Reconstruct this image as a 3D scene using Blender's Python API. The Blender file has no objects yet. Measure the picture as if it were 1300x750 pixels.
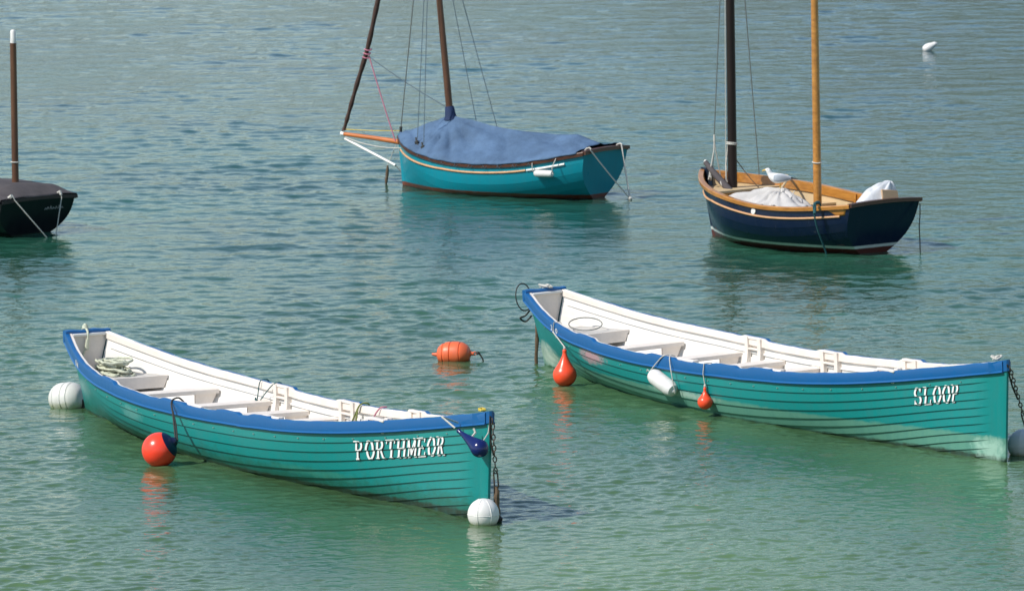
import bpy, bmesh, math, random
import numpy as np
from mathutils import Vector, Matrix, noise
random.seed(7); RNG = np.random.default_rng(11)
R = math.radians
sc = bpy.context.scene
C = sc.collection

# ------------------------------------------------------------------ camera
cam = bpy.data.cameras.new('camera'); cam_o = bpy.data.objects.new('camera', cam); C.objects.link(cam_o)
cam.sensor_width = 36; cam.lens = 221.66; cam.clip_start = 1; cam.clip_end = 9000
cam_o.matrix_world = (Matrix.Translation((0, 0, 9.5202)) @ Matrix.Rotation(math.pi/2 - 0.116573, 4, 'X')
                      @ Matrix.Rotation(-0.007578, 4, 'Z'))
cam.dof.use_dof = True; cam.dof.focus_distance = 66; cam.dof.aperture_fstop = 7.1
sc.camera = cam_o
# ------------------------------------------------------------------ sky and sun
SUN_EL, SUN_AZ = 45, -119          # azimuth from +Y towards +X
world = bpy.data.worlds.new('World'); sc.world = world; world.use_nodes = True
nt = world.node_tree; bg = nt.nodes['Background']; bg.inputs[1].default_value = 0.125
sky = nt.nodes.new('ShaderNodeTexSky'); sky.sky_type = 'NISHITA'; sky.sun_disc = False
sky.sun_elevation = R(SUN_EL); sky.sun_rotation = R(SUN_AZ); sky.air_density = 1.2; sky.dust_density = 0.25; sky.ozone_density = 1.6
nt.links.new(sky.outputs[0], bg.inputs[0])
sl = bpy.data.lights.new('sun', 'SUN'); sl.energy = 4.2; sl.angle = R(0.55); sl.color = (1.0, 0.95, 0.87)
so = bpy.data.objects.new('sun', sl); C.objects.link(so)
sd = Vector((math.sin(R(SUN_AZ))*math.cos(R(SUN_EL)), math.cos(R(SUN_AZ))*math.cos(R(SUN_EL)), math.sin(R(SUN_EL))))
so.rotation_euler = sd.to_track_quat('Z', 'Y').to_euler()
vs = sc.view_settings; vs.view_transform = 'Standard'; vs.look = 'None'; vs.exposure = 0.15; vs.gamma = 1; vs.use_curve_mapping = False
sc.cycles.max_bounces = 6; sc.cycles.caustics_reflective = False; sc.cycles.caustics_refractive = False; sc.cycles.use_denoising = True

# ------------------------------------------------------------------ materials
def mat(name, col, rough=.5, var=.12, vscale=6, bump=.0, bscale=40, metal=0, stretch=(1, 1, 1), spec=.5, coat=0, col2=None):
    m = bpy.data.materials.new(name); m.use_nodes = True; n = m.node_tree; b = n.nodes['Principled BSDF']
    tc = n.nodes.new('ShaderNodeTexCoord'); mp = n.nodes.new('ShaderNodeMapping'); mp.inputs['Scale'].default_value = stretch
    n.links.new(tc.outputs['Object'], mp.inputs[0])
    no = n.nodes.new('ShaderNodeTexNoise'); no.inputs['Scale'].default_value = vscale; no.inputs['Detail'].default_value = 6
    no.inputs['Roughness'].default_value = .65
    n.links.new(mp.outputs[0], no.inputs['Vector'])
    cr = n.nodes.new('ShaderNodeValToRGB'); cr.color_ramp.elements[0].position = .3; cr.color_ramp.elements[1].position = .7
    c2 = col2 or tuple(c*(1-var) for c in col); c1 = col if col2 else tuple(min(1, c*(1+var*.6)) for c in col)
    cr.color_ramp.elements[0].color = (*c2, 1); cr.color_ramp.elements[1].color = (*c1, 1)
    n.links.new(no.outputs[0], cr.inputs[0]); n.links.new(cr.outputs[0], b.inputs['Base Color'])
    b.inputs['Roughness'].default_value = rough; b.inputs['Metallic'].default_value = metal
    b.inputs['Specular IOR Level'].default_value = spec; b.inputs['Coat Weight'].default_value = coat
    if bump:
        nb = n.nodes.new('ShaderNodeTexNoise'); nb.inputs['Scale'].default_value = bscale; nb.inputs['Detail'].default_value = 4
        n.links.new(mp.outputs[0], nb.inputs['Vector'])
        bu = n.nodes.new('ShaderNodeBump'); bu.inputs['Strength'].default_value = bump; bu.inputs['Distance'].default_value = .02
        n.links.new(nb.outputs[0], bu.inputs['Height']); n.links.new(bu.outputs[0], b.inputs['Normal'])
    return m

def paint(name, bands, rough=.35, streak=.25, patches=(), coat=0.0, edge=.012):
    """hull paint in bands of height (object z), upper limit first; edges broken by noise; scuffs and streaks."""
    m = bpy.data.materials.new(name); m.use_nodes = True; n = m.node_tree; b = n.nodes['Principled BSDF']; L = n.links
    tc = n.nodes.new('ShaderNodeTexCoord'); sx = n.nodes.new('ShaderNodeSeparateXYZ'); L.new(tc.outputs['Object'], sx.inputs[0])
    def nz(scale, stretch=(1, 1, 1), det=5):
        mp = n.nodes.new('ShaderNodeMapping'); mp.inputs['Scale'].default_value = stretch; L.new(tc.outputs['Object'], mp.inputs[0])
        t = n.nodes.new('ShaderNodeTexNoise'); t.inputs['Scale'].default_value = scale; t.inputs['Detail'].default_value = det
        t.inputs['Roughness'].default_value = .65
        L.new(mp.outputs[0], t.inputs['Vector']); return t.outputs[0]
    def math_(op, a, bb, clamp=False):
        q = n.nodes.new('ShaderNodeMath'); q.operation = op; q.use_clamp = clamp
        for i, v in enumerate((a, bb)):
            if isinstance(v, (int, float)): q.inputs[i].default_value = v
            else: L.new(v, q.inputs[i])
        return q.outputs[0]
    def mix(f, a, c, typ='MIX'):
        q = n.nodes.new('ShaderNodeMix'); q.data_type = 'RGBA'; q.blend_type = typ
        for i, v in ((0, f), (6, a), (7, c)):
            if isinstance(v, (int, float)): q.inputs[i].default_value = v
            elif isinstance(v, tuple): q.inputs[i].default_value = (*v, 1)
            else: L.new(v, q.inputs[i])
        return q.outputs[2]
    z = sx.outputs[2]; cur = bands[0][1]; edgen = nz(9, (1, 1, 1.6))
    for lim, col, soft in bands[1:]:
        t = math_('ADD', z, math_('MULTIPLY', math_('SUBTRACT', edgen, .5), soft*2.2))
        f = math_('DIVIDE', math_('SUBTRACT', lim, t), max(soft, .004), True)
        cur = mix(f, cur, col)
    st = nz(7, (1.6, 1.6, .35)); cur = mix(math_('MULTIPLY', math_('SUBTRACT', st, .42, True), streak*4, True), cur, tuple(c*.62+.03 for c in bands[0][1]))
    sp = nz(38, (1, 1, .8), 3); cur = mix(math_('MULTIPLY', math_('SUBTRACT', sp, .66, True), 2.2, True), cur, tuple(min(1, c*1.1+.10) for c in bands[0][1]))
    for (px, pz, rx, rz, col, amt) in patches:
        dx = math_('DIVIDE', math_('SUBTRACT', sx.outputs[0], px), rx); dz = math_('DIVIDE', math_('SUBTRACT', z, pz), rz)
        d = math_('ADD', math_('MULTIPLY', dx, dx), math_('MULTIPLY', dz, dz))
        d = math_('ADD', d, math_('MULTIPLY', math_('SUBTRACT', nz(11), .5), 2.2))
        cur = mix(math_('MULTIPLY', math_('SUBTRACT', 1.0, d, True), amt, True), cur, col)
    L.new(cur, b.inputs['Base Color'])
    ro = n.nodes.new('ShaderNodeMapRange'); ro.inputs[3].default_value = rough*.75; ro.inputs[4].default_value = min(1, rough*1.5)
    L.new(st, ro.inputs[0]); L.new(ro.outputs[0], b.inputs['Roughness']); b.inputs['Coat Weight'].default_value = coat
    bu = n.nodes.new('ShaderNodeBump'); bu.inputs['Strength'].default_value = .12; bu.inputs['Distance'].default_value = .01
    L.new(nz(14, (.5, 1, 1)), bu.inputs['Height']); L.new(bu.outputs[0], b.inputs['Normal'])
    return m

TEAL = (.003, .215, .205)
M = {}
M['teal'] = paint('teal_paint', [(9, TEAL, 0), (.22, (.010, .125, .095), .14), (.045, (.02, .035, .02), .03)], .33,  # darker lower band paints in shade of the hull's curve; weed at the waterline
                  patches=[(-2.0, .34, .35, .10, (.18, .36, .33), .5), (2.0, .15, .9, .06, (.05, .26, .19), .5)])
M['teal_worn'] = paint('worn_teal_paint', [(9, TEAL, 0), (.24, (.10, .27, .20), .03), (.04, (.03, .05, .03), .03)], .36,
                  patches=[(-2.55, .42, .42, .10, (.50, .27, .30), .8), (-4.5, .16, .5, .20, (.55, .62, .52), .8), (4.6, .1, .35, .16, (.42, .62, .52), .7),
                           (-.5, .20, .8, .05, (.45, .58, .5), .6)])
M['blue'] = paint('blue_rail_paint', [(9, (.004, .098, .29), 0)], .32, streak=.12)
M['white'] = mat('white_paint', (.80, .77, .72), .45, .07, 3, .05, 30)
M['cream'] = mat('off_white_paint', (.80, .72, .64), .5, .10, 5, .05, 30)
M['grey_white'] = mat('worn_grey_bench_paint', (.52, .50, .47), .6, .2, 9, .06, 30)
M['bilge'] = mat('brown_bilge_board', (.16, .10, .07), .7, .3, 8)
M['teal2'] = paint('sea_blue_paint', [(9, (.004, .24, .31), 0), (.075, (.15, .04, .02), .008), (.02, (.06, .03, .02), .01)], .28, streak=.2)
M['navy'] = paint('navy_paint', [(9, (.004, .011, .036), 0), (.125, (.60, .64, .60), .002), (.085, (.10, .025, .018), .006)], .22, streak=.1)
M['black'] = paint('black_paint', [(9, (.004, .005, .008), 0), (.02, (.02, .03, .02), .01)], .3, streak=.1)
M['varnish'] = mat('varnished_wood', (.56, .25, .05), .28, 0, 5, .05, 20, stretch=(.6, 4, 4), coat=.3, col2=(.30, .115, .02))
M['oiled'] = mat('dark_oiled_wood', (.10, .035, .018), .45, 0, 6, .05, 20, stretch=(.6, 4, 4), col2=(.045, .016, .010))
M['ocre'] = mat('buff_interior_paint', (.62, .46, .26), .5, .12, 4, .05, 20)
M['mastdark'] = mat('dark_mast_wood', (.018, .010, .008), .45, 0, 4, 0, stretch=(3, 3, .5), col2=(.007, .004, .004), spec=.3)
M['mastbrown'] = mat('brown_mast_wood', (.13, .055, .025), .4, 0, 4, 0, stretch=(3, 3, .5), col2=(.06, .022, .012))
M['sparorange'] = mat('orange_spar_wood', (.62, .19, .045), .35, 0, 6, 0, stretch=(.5, 4, 4), coat=.2, col2=(.40, .11, .025))
M['rub'] = mat('pale_rubbing_wood', (.62, .34, .17), .45, .2, 7)
M['whitebar'] = mat('white_bar_paint', (.78, .77, .74), .4, .1, 10)
M['tarp'] = mat('faded_blue_canvas', (.088, .150, .250), .8, .34, 2.2, .6, 13, spec=.2)
M['navycloth'] = mat('navy_cloth', (.012, .03, .09), .8, .2, 9)
M['greytarp'] = mat('charcoal_canvas', (.090, .080, .082), .85, .25, 4, .3, 120, spec=.2)
M['sail'] = mat('grey_sailcloth', (.52, .50, .48), .8, .12, 5, .2, 40, spec=.2)
M['whitecloth'] = mat('white_plastic_sheet', (.62, .63, .65), .45, .12, 9, .3, 25)
M['tan'] = mat('tan_board', (.50, .33, .19), .6, .15, 6)
M['orange'] = mat('orange_vinyl', (.98, .085, .028), .3, .08, 5, .03, 60)
M['red'] = mat('red_vinyl', (.98, .062, .028), .28, .08, 5, .03, 60)
M['orangebarrel'] = paint('weathered_orange_plastic', [(9, (.82, .15, .05), 0), (-.03, (.50, .10, .03), .05)], .38, streak=.45)
M['tip'] = mat('black_blue_vinyl', (.006, .010, .04), .3, .1, 5)
M['bluev'] = mat('navy_vinyl', (.006, .014, .10), .22, .1, 5)
M['whitev'] = mat('white_vinyl', (.72, .70, .67), .38, .14, 7, .05, 40)
M['whitegrey'] = paint('weathered_white_plastic', [(9, (.68, .67, .63), 0), (-.02, (.40, .42, .27), .07)], .45, streak=.35)
M['buoywhite'] = paint('white_buoy_vinyl', [(9, (.74, .72, .69), 0), (-.055, (.42, .43, .28), .04)], .38, streak=.25)
M['rope_w'] = mat('pale_rope', (.55, .53, .48), .85, .3, 60)
M['rope_g'] = mat('grey_green_rope', (.56, .58, .45), .9, .35, 50)
M['rope_d'] = mat('dark_wet_rope', (.03, .03, .026), .7, .4, 60)
M['rope_b'] = mat('brown_weedy_rope', (.13, .085, .05), .85, .5, 40)
M['rope_t'] = mat('teal_rope', (.015, .09, .10), .8, .3, 60)
M['rope_p'] = mat('pink_rope', (.45, .16, .22), .8, .2, 60)
M['rope_gb'] = mat('grey_blue_rope', (.10, .14, .17), .8, .3, 60)
M['green'] = mat('olive_strap', (.14, .17, .03), .7, .3, 40)
M['yellow'] = mat('yellow_cord', (.6, .45, .06), .7, .2, 40)
M['wire'] = mat('thin_wire', (.14, .15, .14), .5, .2, 30)
M['steel'] = mat('rusty_galvanised_steel', (.11, .085, .07), .55, .4, 60, metal=.6)
M['chalk'] = mat('white_letter_paint', (.80, .80, .78), .45, .1, 30)
M['letterdark'] = mat('black_letter_paint', (.012, .012, .015), .45, .1, 30)
M['rivet'] = mat('galvanised_bolt', (.6, .62, .6), .35, .1, 30, metal=.7)
M['birdwhite'] = mat('white_feathers', (.80, .80, .79), .8, .05, 30)
M['birdgrey'] = mat('grey_feathers', (.36, .40, .45), .8, .1, 40)
M['birdblack'] = mat('black_feathers', (.015, .015, .018), .7, .1, 40)
M['beak'] = mat('yellow_beak', (.75, .45, .05), .4, .1, 30)
M['furl'] = mat('furled_brown_canvas', (.07, .035, .025), .8, .4, 30, .3, 80)

# ------------------------------------------------------------------ mesh helpers
class MB:
    def __init__(s): s.v = []; s.f = []; s.m = []
    def add(s, vs, fs, m=0):
        o = len(s.v); s.v += [tuple(map(float, p)) for p in vs]; s.f += [tuple(o+i for i in f) for f in fs]; s.m += [m]*len(fs)
    def grid(s, P, m=0, cu=False, cv=False, flip=False):
        nu, nv = len(P), len(P[0]); vs = [q for r in P for q in r]; fs = []
        for i in range(nu if cu else nu-1):
            for j in range(nv if cv else nv-1):
                a, b, c, d = i*nv+j, i*nv+(j+1) % nv, ((i+1) % nu)*nv+(j+1) % nv, ((i+1) % nu)*nv+j
                fs.append((d, c, b, a) if flip else (a, b, c, d))
        s.add(vs, fs, m)
    def tube(s, pts, r, seg=8, m=0, closed=False, cap=True, flat=1.0):
        P = [Vector(p) for p in pts]; n = len(P); rr = r if isinstance(r, (list, tuple)) else [r]*n
        up = None; rings = []
        for i in range(n):
            a = P[(i-1) % n] if (i > 0 or closed) else P[i]; b = P[(i+1) % n] if (i < n-1 or closed) else P[i]
            t = (b-a).normalized()
            if up is None: up = Vector((0, 0, 1)) if abs(t.z) < .9 else Vector((1, 0, 0))
            x = t.cross(up).normalized(); up = x.cross(t).normalized()
            rings.append([P[i] + (x*math.cos(k*2*math.pi/seg) + up*math.sin(k*2*math.pi/seg)*flat)*rr[i] for k in range(seg)])
        s.grid(rings, m, cu=closed, cv=True)
        if cap and not closed:
            s.add(rings[0], [tuple(range(seg))], m); s.add(rings[-1], [tuple(range(seg-1, -1, -1))], m)
    def box(s, c, size, rot=None, m=0, bev=.004):
        bm = bmesh.new(); bmesh.ops.create_cube(bm, size=1); bmesh.ops.scale(bm, vec=size, verts=bm.verts)
        if bev: bmesh.ops.bevel(bm, geom=bm.edges[:], offset=min(bev, min(size)*.3), segments=1, affect='EDGES')
        if rot: bmesh.ops.transform(bm, matrix=rot.to_4x4(), verts=bm.verts)
        bm.verts.index_update()
        s.add([v.co + Vector(c) for v in bm.verts], [tuple(v.index for v in f.verts) for f in bm.faces], m); bm.free()
    def lathe(s, prof, o, axis, seg=24, m=0, mf=None):
        """prof [(distance along axis, radius)]"""
        a = Vector(axis).normalized(); x = a.cross(Vector((0, 0, 1)) if abs(a.z) < .9 else Vector((1, 0, 0))).normalized(); y = a.cross(x); o = Vector(o)
        P = [[o + a*t + (x*math.cos(k*2*math.pi/seg) + y*math.sin(k*2*math.pi/seg))*r for k in range(seg)] for t, r in prof]
        for i in range(len(P)-1): s.grid(P[i:i+2], (mf(i) if mf else m), cv=True)
        for q, fl in ((P[0], 0), (P[-1], 1)): s.add(q, [tuple(range(seg))[::1 if fl == 0 else -1]], m)
    def build(s, name, mats, parent=None, frame=None, anchor=(0, 0, 0), smooth=40, weld=True):
        me = bpy.data.meshes.new(name); a = Vector(anchor)
        me.from_pydata([tuple(Vector(p)-a) for p in s.v], [], s.f)
        for mm in (mats if isinstance(mats, (list, tuple)) else [mats]): me.materials.append(mm)
        me.polygons.foreach_set('material_index', s.m)
        bm = bmesh.new(); bm.from_mesh(me)
        if weld: bmesh.ops.remove_doubles(bm, verts=bm.verts, dist=1e-5)
        bmesh.ops.recalc_face_normals(bm, faces=bm.faces); bm.to_mesh(me); bm.free()
        if smooth:
            me.polygons.foreach_set('use_smooth', [True]*len(me.polygons)); me.set_sharp_from_angle(angle=R(smooth))
        o = bpy.data.objects.new(name, me); C.objects.link(o)
        if parent is not None:
            o.parent = parent
            if any(anchor): o.location = a
        elif frame is not None: o.matrix_world = frame @ Matrix.Translation(a)
        else: o.location = a
        return o
def tag(o, label=None, cat=None, group=None, kind=None):
    for k, v in (('label', label), ('category', cat), ('group', group), ('kind', kind)):
        if v: o[k] = v
    return o
def empty(name, M4):
    o = bpy.data.objects.new(name, None); C.objects.link(o); o.empty_display_size = .3
    o.location = M4.to_translation(); o.rotation_euler = M4.to_euler(); return o
def frame(x, y, a, heel=0, trim=0, dz=0):
    # heel: port side up, trim: bow up
    return Matrix.Translation((x, y, dz)) @ Matrix.Rotation(a, 4, 'Z') @ Matrix.Rotation(-trim, 4, 'Y') @ Matrix.Rotation(heel, 4, 'X')
def sag(a, b, drop=.05, n=10, wig=0):
    a, b = Vector(a), Vector(b); out = []
    for i in range(n+1):
        t = i/n; p = a.lerp(b, t); p.z -= 4*drop*t*(1-t)
        if wig and 0 < i < n: p += Vector((random.uniform(-wig, wig), random.uniform(-wig, wig), random.uniform(-wig, wig)))
        out.append(p)
    return out
def catmull(pts, n=6, closed=False):
    P = [Vector(p) for p in pts]; out = []; N = len(P)
    for i in range(N if closed else N-1):
        g = lambda k: P[k % N] if closed else P[max(0, min(N-1, k))]
        a, b, c, d = g(i-1), g(i), g(i+1), g(i+2)
        for k in range(n):
            t = k/n; out.append(.5*((2*b)+(c-a)*t+(2*a-5*b+4*c-d)*t*t+(3*b-a-3*c+d)*t**3))
    if not closed: out.append(P[-1])
    return out

# ------------------------------------------------------------------ hull maths
def cubic(ku, kv, u):
    h = [b-a for a, b in zip(ku, ku[1:])]; d = [(b-a)/g for a, b, g in zip(kv, kv[1:], h)]; N = len(ku)
    m = [0]*N
    for i in range(1, N-1): m[i] = (h[i]*d[i-1]+h[i-1]*d[i])/(h[i]+h[i-1])
    m[0] = 1.5*d[0]-.5*m[1]; m[-1] = 1.5*d[-1]-.5*m[-2]
    i = 0
    while i < N-2 and u > ku[i+1]: i += 1
    t = (u-ku[i])/h[i]
    return kv[i]*(2*t**3-3*t**2+1)+m[i]*h[i]*(t**3-2*t**2+t)+kv[i+1]*(-2*t**3+3*t**2)+m[i+1]*h[i]*(t**3-t**2)
class Hull:
    def __init__(s, L, ku, z, kb, b, kw, w, d, sr, tr, laps=11, step=.014, top=.0, ful=2.4, wine=False):
        s.ful, s.wine = ful, wine
        s.L, s.ku, s.z, s.kb, s.b, s.kw, s.w, s.d, s.sr, s.tr, s.laps, s.step, s.top = L, ku, z, kb, b, kw, w, d, sr, tr, laps, step, top
        s.cache = {}
    def full(s, u):
        t = min(1, max(0, (u-.08)/.34)); t = t*t*(3-2*t); e = min(1, max(0, (1-u)/.22)) if s.wine else 1
        return 1+s.ful*t*e
    def sheer(s, u): return cubic(s.ku, s.z, u)
    def beam(s, u): return max(.012, cubic(s.kb, s.b, u))
    def xyz(s, u, h):
        zs = s.sheer(u); b = s.beam(u); w = min(b*.985, max(.008, cubic(s.kw, s.w, u)))
        d = s.d*(.2+.8*min(1, u/.28)**.8); h0 = d/(zs+d); m = s.full(u); F = lambda q: 1-(1-q)**m; n = math.log(w/b)/math.log(F(h0)); z = -d+h*(zs+d)
        k = 1-z/zs
        x = s.L*(.5-u)-s.sr*(1-u)**3*k+s.tr*u**3*k
        return Vector((x, b*max(F(min(1, h)), 1e-5)**n, z))
    def ux(s, x): return .5-x/s.L
    def y_at(s, u, z, off=.02):
        zs = s.sheer(u); d = s.d*(.2+.8*min(1, u/.28)**.8); return max(.005, s.xyz(u, (z+d)/(zs+d)).y-off)
    def table(s, u):
        k = round(u, 5)
        if k not in s.cache:
            P = [s.xyz(u, 1-i/70) for i in range(71)]; A = [0]
            for a, b in zip(P, P[1:]): A.append(A[-1]+math.hypot(b.y-a.y, b.z-a.z))
            s.cache[k] = (P, A)
        return s.cache[k]
    def surf(s, u, dist, off=0.0, lap=True, side=1):
        """point at arc distance below the sheer, moved outwards by off"""
        P, A = s.table(u); dist = max(0, min(dist, A[-1]-1e-6)); i = 0
        lo, hi = 0, 70
        while hi-lo > 1:
            mid = (lo+hi)//2
            if A[mid] <= dist: lo = mid
            else: hi = mid
        i = lo; t = (dist-A[i])/(A[i+1]-A[i]+1e-9); p = P[i].lerp(P[i+1], t)
        ty, tz = P[i+1].y-P[i].y, P[i+1].z-P[i].z; l = math.hypot(ty, tz)+1e-9
        o = off
        if lap:
            W = (A[-1]-s.top)/s.laps; q = (dist-s.top)/W
            if q > 0: o += s.step*s.fade(u)*(q-math.floor(q+1e-6))
        p = p + Vector((0, -tz/l*o, ty/l*o)); p.y = max(p.y, .004) if p.y > -1 else p.y
        return Vector((p.x, p.y*side, p.z))
    def fade(s, u):
        a = min(1, max(0, (u-.022)/.03)); b = min(1, max(0, (1-u)/.03)); return a*b
    def outer(s, off=0.0, inner=False, nu=90, u0=0., u1=1., depth=1.0):
        mb = MB(); us = [u0+(u1-u0)*(i/nu) for i in range(nu+1)]
        if u0 == 0: us = sorted(us + [.004, .016, .022, .028, .034, .045, .05])
        for side in (1, -1):
            rows = []
            for k in range(-1, s.laps):
                for fr in ((0, 1) if k < 0 else (0, .5, .999)):
                    row = []
                    for u in us:
                        P, A = s.table(u); W = (A[-1]-s.top)/s.laps
                        dd = s.top*fr if k < 0 else s.top+(k+fr)*W
                        row.append(s.surf(u, dd, off, lap=(k >= 0), side=side))
                    rows.append(row)
            mb.grid(rows, 0)
        return mb
    def section(s, u, off=0, n=16, top=0.0):
        P, A = s.table(u); return [s.surf(u, top+(A[-1]-top)*i/n, off, lap=False) for i in range(n+1)]
def slab(H, u, off, th, top=0.0, ztop=None):
    """transom-like plate closing the hull at station u"""
    mb = MB(); S = H.section(u, off, 18, top); F = []
    for dx in (0, th):
        F.append([Vector((p.x+dx, p.y, p.z)) for p in S]+[Vector((p.x+dx, -p.y, p.z)) for p in S[::-1]])
    n = len(F[0])
    mb.grid([F[0], F[1]], 0, cv=True); mb.add(F[0], [tuple(range(n))]); mb.add(F[1], [tuple(range(n-1, -1, -1))]); return mb
def sweep(H, prof, u0=0, u1=1, nu=80, side=1, zoff=None, m=0, mb=None, xend=0):
    """profile [(dy from the sheer line, dz)] carried along the sheer"""
    mb = mb or MB(); rows = []
    for i in range(nu+1):
        u = u0+(u1-u0)*i/nu; zs = H.sheer(u); b = H.beam(u); x = H.L*(.5-u); r = []
        e = .001; s2 = (H.beam(min(1, u+e))-H.beam(max(0, u-e)))/((min(1, u+e)-max(0, u-e))*H.L)
        nx, ny = s2, 1.0; l = math.hypot(nx, ny); nx, ny = nx/l, ny/l
        for dy, dz in prof:
            y = b+dy*ny; xx = x+dy*nx
            if y < .002: xx = x; y = .002
            r.append(Vector((xx-(xend*u**30), y*side, zs+dz+(zoff(x)*(1 if dz > -.05 else .12) if zoff else 0))))
        rows.append(r)
    mb.grid(rows, m, cv=True)
    mb.add(rows[0], [tuple(range(len(prof)))], m); mb.add(rows[-1], [tuple(range(len(prof)-1, -1, -1))], m)
    return mb

def band(H, d0, d1, o0, o1, u0, u1, side, nu=110):
    rows = []
    for i in range(nu+1):
        u = u0+(u1-u0)*i/nu; rows.append([H.surf(u, a, b, lap=False, side=side) for a, b in ((d0, o0), (d0, o1), (d1, o1), (d1, o0))])
    mb = MB(); mb.grid(rows, 0, cv=True); mb.add(rows[0], [(0, 1, 2, 3)]); mb.add(rows[-1], [(3, 2, 1, 0)]); return mb
# ------------------------------------------------------------------ serif letters (stroke ribbons)
def arc(cx, cy, rx, ry, a0, a1, n=14): return [(cx+rx*math.cos(R(a0+(a1-a0)*i/n)), cy+ry*math.sin(R(a0+(a1-a0)*i/n))) for i in range(n+1)]
TH, TN, SE = .20, .10, .09
GLYPH = {
 'P': [([(.2, 0), (.2, 1)], TH), ([(.02, .045), (.38, .045)], SE), ([(.02, .955), (.3, .955)], SE), ([(.3, .95)]+arc(.45, .72, .33, .23, 90, -90)+[(.3, .49)], .20)],
 'O': [(arc(.5, .5, .38, .46, 0, 360, 30), .21)],
 'R': [([(.2, 0), (.2, 1)], TH), ([(.02, .045), (.38, .045)], SE), ([(.02, .955), (.3, .955)], SE), ([(.3, .95)]+arc(.45, .73, .31, .22, 90, -90)+[(.3, .51)], .20), ([(.45, .5), (.82, .03)], .17), ([(.7, .045), (1.0, .045)], SE)],
 'T': [([(.5, 0), (.5, 1)], TH), ([(.04, .95), (.96, .95)], .10), ([(.33, .045), (.67, .045)], SE), ([(.07, .95), (.07, .78)], SE), ([(.93, .95), (.93, .78)], SE)],
 'H': [([(.2, 0), (.2, 1)], TH), ([(.8, 0), (.8, 1)], TH), ([(.2, .5), (.8, .5)], TN), ([(.04, .045), (.36, .045)], SE), ([(.64, .045), (.96, .045)], SE), ([(.04, .955), (.36, .955)], SE), ([(.64, .955), (.96, .955)], SE)],
 'M': [([(.14, 0), (.14, 1)], .13), ([(.88, 0), (.88, 1)], .19), ([(.14, .97), (.5, .15)], .17), ([(.5, .15), (.86, .97)], .11), ([(0, .045), (.28, .045)], SE), ([(.72, .045), (1.04, .045)], SE), ([(0, .955), (.2, .955)], SE), ([(.8, .955), (1.04, .955)], SE)],
 'E': [([(.2, 0), (.2, 1)], TH), ([(.03, .95), (.85, .95)], .11), ([(.03, .05), (.9, .05)], .11), ([(.2, .5), (.65, .5)], TN), ([(.84, .95), (.84, .76)], SE), ([(.88, .05), (.88, .26)], SE), ([(.65, .60), (.65, .40)], .08)],
 'S': [(arc(.5, .73, .30, .23, 20, 90, 6)+arc(.5, .73, .30, .23, 95, 265, 14)+arc(.5, .27, .32, .23, 85, -80, 14)+arc(.5, .27, .32, .23, -90, -160, 6), .20), ([(.80, .93), (.80, .72)], .08), ([(.18, .07), (.18, .30)], .08)],
 'L': [([(.25, 0), (.25, 1)], TH), ([(.06, .955), (.44, .955)], SE), ([(.06, .05), (.9, .05)], .11), ([(.87, .05), (.87, .28)], SE)],
 '3': [(arc(.5, .73, .3, .22, 150, -80, 12)+arc(.5, .27, .32, .24, 80, -150, 12), .2)],
 '1': [([(.5, 0), (.5, 1)], .22)],
 '0': [(arc(.5, .5, .34, .42, 0, 360, 20), .2)],
 'N': [([(.15, 0), (.15, 1)], .2), ([(.85, 0), (.85, 1)], .2), ([(.15, .95), (.85, .05)], .2)],
}
def letter_mesh(text, mapf, hgt, wid, gap, dx=0, dy=0, lift=.004, cell=.006):
    """mapf(a, d, lift): a along the hull in metres, d down from the top"""
    mb = MB(); x0 = 0
    for ch in text:
        for si, (pts, w) in enumerate(GLYPH[ch]):
            P = [Vector((x*wid, y*hgt)) for x, y in pts]; W = w*wid if abs(P[0].x-P[-1].x) < abs(P[0].y-P[-1].y) or len(pts) > 3 else w*hgt
            D = [P[0]]
            for a, b in zip(P, P[1:]):
                k = max(1, int((b-a).length/cell))
                D += [a.lerp(b, (i+1)/k) for i in range(k)]
            closed = (P[0]-P[-1]).length < 1e-4; rows = []
            for i, p in enumerate(D):
                a = D[i-1] if i > 0 else (D[-2] if closed else D[0]); b = D[i+1] if i < len(D)-1 else (D[1] if closed else D[-1])
                t = (b-a).normalized(); n = Vector((-t.y, t.x))
                # horizontal strokes thinner, vertical ones thicker
                ww = W*(.62+.38*abs(t.y)) if len(pts) > 3 else W
                nn = 3
                rows.append([mapf(x0+dx+(p+n*ww*(k/nn-.5)).x, hgt-(p+n*ww*(k/nn-.5)).y+dy, lift+si*.0006) for k in range(nn+1)])
            mb.grid(rows, 0)
        x0 += wid+gap
    return mb
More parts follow.
